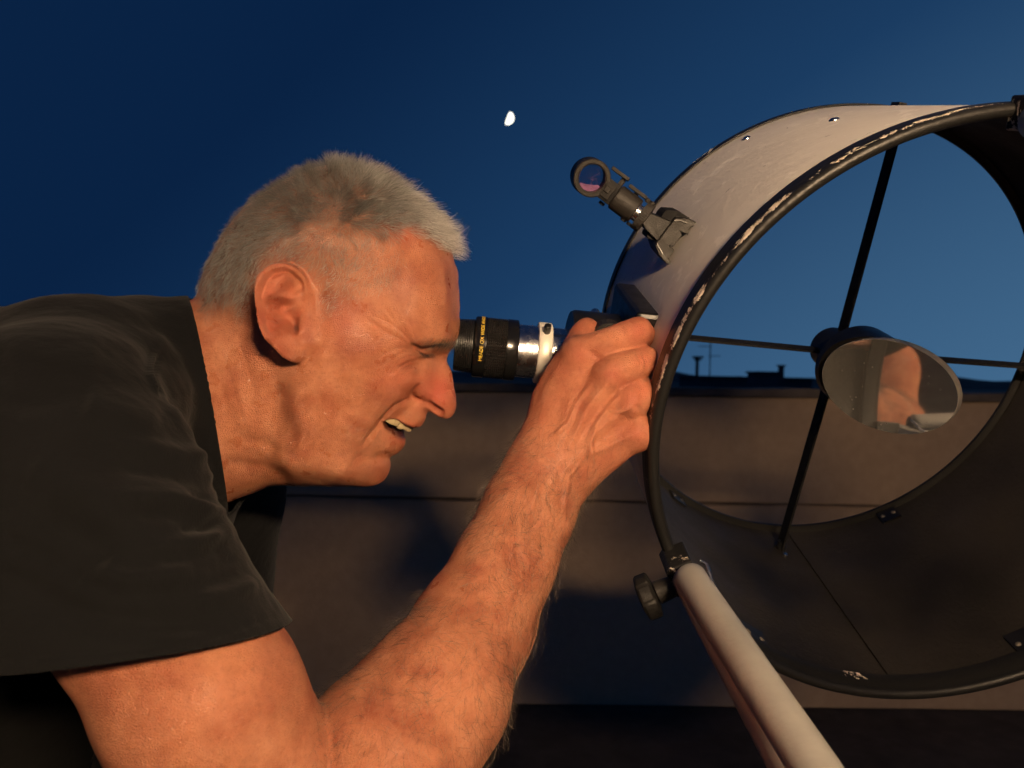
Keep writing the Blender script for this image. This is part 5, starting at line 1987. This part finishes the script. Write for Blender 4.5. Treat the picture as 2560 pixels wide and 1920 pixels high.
d1 = Nn * (Z[:, 4] * 0.45)[:, None] + flow * 1.0 + np.stack([0.25 * (Z[:, 0] > 17), 0 * Z[:, 0], -0.30 * (Z[:, 0] > 16)], 1)
d0 /= np.linalg.norm(d0, axis=1)[:, None]
d1 /= np.linalg.norm(d1, axis=1)[:, None]
# strands of one lock lean together and draw towards its middle
ck = r_.choice(len(i), 1500, replace=False)
near_c = np.empty(len(i), int)
for s0 in range(0, len(i), 3000):
    near_c[s0:s0 + 3000] = ((P[s0:s0 + 3000, None] - P[ck][None]) ** 2).sum(-1).argmin(1)
cr = ck[near_c]
lock_dir = d1[cr] + r_.normal(size=(1500, 3))[near_c] * 0.20
pull = (P[cr] - P) * 130.0
cw = np.where(Z[:, 0] > 9, 0.75, 0.45)[:, None]
d1 = d1 * (1 - cw) + (lock_dir + pull) * cw
d1 /= np.linalg.norm(d1, axis=1)[:, None]
lock_len = r_.uniform(0.75, 1.2, 1500)[near_c]
ln = Z[:, 0] * 0.001 * r_.uniform(0.55, 1.15, len(i)) * lock_len * (0.45 + 0.55 * edge[i])
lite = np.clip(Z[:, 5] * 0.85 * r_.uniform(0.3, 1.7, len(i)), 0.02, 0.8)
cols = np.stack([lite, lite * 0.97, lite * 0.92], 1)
rad = np.where(Z[:, 0] > 11, 0.00009, 0.00007)
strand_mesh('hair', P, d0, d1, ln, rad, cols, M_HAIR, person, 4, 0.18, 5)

# eyebrow of both sides
brow = [(1040, 852), (1070, 850), (1100, 849), (1125, 852), (1136, 848)]
bd = pl_dist(PXF[:, 0], PXF[:, 1], np.array(brow, float))
bw = np.where(HEADM, np.exp(-bd / 10.0 ** 2) * np.clip((PXF[:, 0] - 1030) / 60, 0.15, 1), 0)
fq = np.nonzero((bw[BQ] > 0.08).all(1))[0]
i, P = sample(BQ[fq], BV, bw[BQ[fq]].mean(1), 700, r_)
Nn = BN[BQ[fq][i][:, 0]]
fl = np.tile(np.array([[-0.75, -0.1, -0.25]]), (len(i), 1)) + r_.normal(size=(len(i), 3)) * 0.35
d0 = Nn * 0.5 + fl * 0.6
d0 /= np.linalg.norm(d0, axis=1)[:, None]
d1 = Nn * 0.15 + fl
d1 /= np.linalg.norm(d1, axis=1)[:, None]
lite = np.where(r_.uniform(size=len(i)) < 0.22, r_.uniform(0.2, 0.35, len(i)), r_.uniform(0.015, 0.08, len(i)))
strand_mesh('eyebrow', P, d0, d1, r_.uniform(0.005, 0.011, len(i)), np.full(len(i), 0.000075), np.stack([lite, lite * 0.75, lite * 0.55], 1), M_HAIR, person, 3, 0.1, 6)

# lashes
lash = np.array([(1042, 878), (1056, 886), (1070, 888), (1082, 884)], float)
ld = pl_dist(PXF[:, 0], PXF[:, 1], lash)
lw = np.where(HEADM, np.exp(-ld / 3.5 ** 2), 0)
fq = np.nonzero((lw[BQ] > 0.15).all(1))[0]
i, P = sample(BQ[fq], BV, lw[BQ[fq]].mean(1), 130, r_)
Nn = BN[BQ[fq][i][:, 0]]
fl = np.tile(np.array([[0.55, -0.1, -0.5]]), (len(i), 1)) + r_.normal(size=(len(i), 3)) * 0.2
d0 = Nn * 0.4 + fl * 0.7
d0 /= np.linalg.norm(d0, axis=1)[:, None]
d1 = Nn * 0.3 + fl
d1 /= np.linalg.norm(d1, axis=1)[:, None]
lsh = strand_mesh('eyelashes', P, d0, d1, r_.uniform(0.003, 0.006, len(i)), np.full(len(i), 0.00006), np.full((len(i), 3), 0.03), M_HAIR, person, 3, 0.1, 8)
tag(lsh, kind='stuff')

# arm hair: fine dark strands lying along the forearm
axd = U(985, 1890, 0.49) - U(1362, 1190, 0.556)
axd /= np.linalg.norm(axd)
Lm = (BV - U(1362, 1190, 0.556)) @ axd
am = (BV[:, 0] > -0.21) & (BV[:, 1] < 0.63) & (Lm > -0.045) & (Lm < 0.30) & (PX[:, 0] > 780) & (PX[:, 1] > 1040) & ~HEADM
aw_ = np.where(am, np.clip((Lm + 0.05) / 0.06, 0.05, 1) * np.clip(1.2 - Lm / 0.28, 0.35, 1), 0)
# away from the smooth inner side
fq = np.nonzero((aw_[BQ] > 0.01).all(1))[0]
i, P = sample(BQ[fq], BV, aw_[BQ[fq]].mean(1), 9000, r_)
Nn = BN[BQ[fq][i][:, 0]]
swirl = np.stack([lump(P, 110, 41), lump(P, 110, 42), lump(P, 110, 43)], 1) * 1.6
fl = axd * 0.35 + np.array([-0.1, 0, -0.55]) + swirl + r_.normal(size=(len(i), 3)) * 0.35
fl = fl - Nn * (fl * Nn).sum(1)[:, None]
d0 = Nn * 0.42 + fl * 0.6
d0 /= np.linalg.norm(d0, axis=1)[:, None]
d1 = Nn * -0.03 + fl
d1 /= np.linalg.norm(d1, axis=1)[:, None]
lite = np.where(r_.uniform(size=len(i)) < 0.22, r_.uniform(0.15, 0.35, len(i)), r_.uniform(0.01, 0.045, len(i)))
strand_mesh('arm_hair', P, d0, d1, r_.uniform(0.007, 0.016, len(i)), np.full(len(i), 0.000065), np.stack([lite, lite * 0.75, lite * 0.55], 1), M_HAIR, person, 4, 0.5, 7)
print('TOTAL', round(_time.time() - _t0, 1))
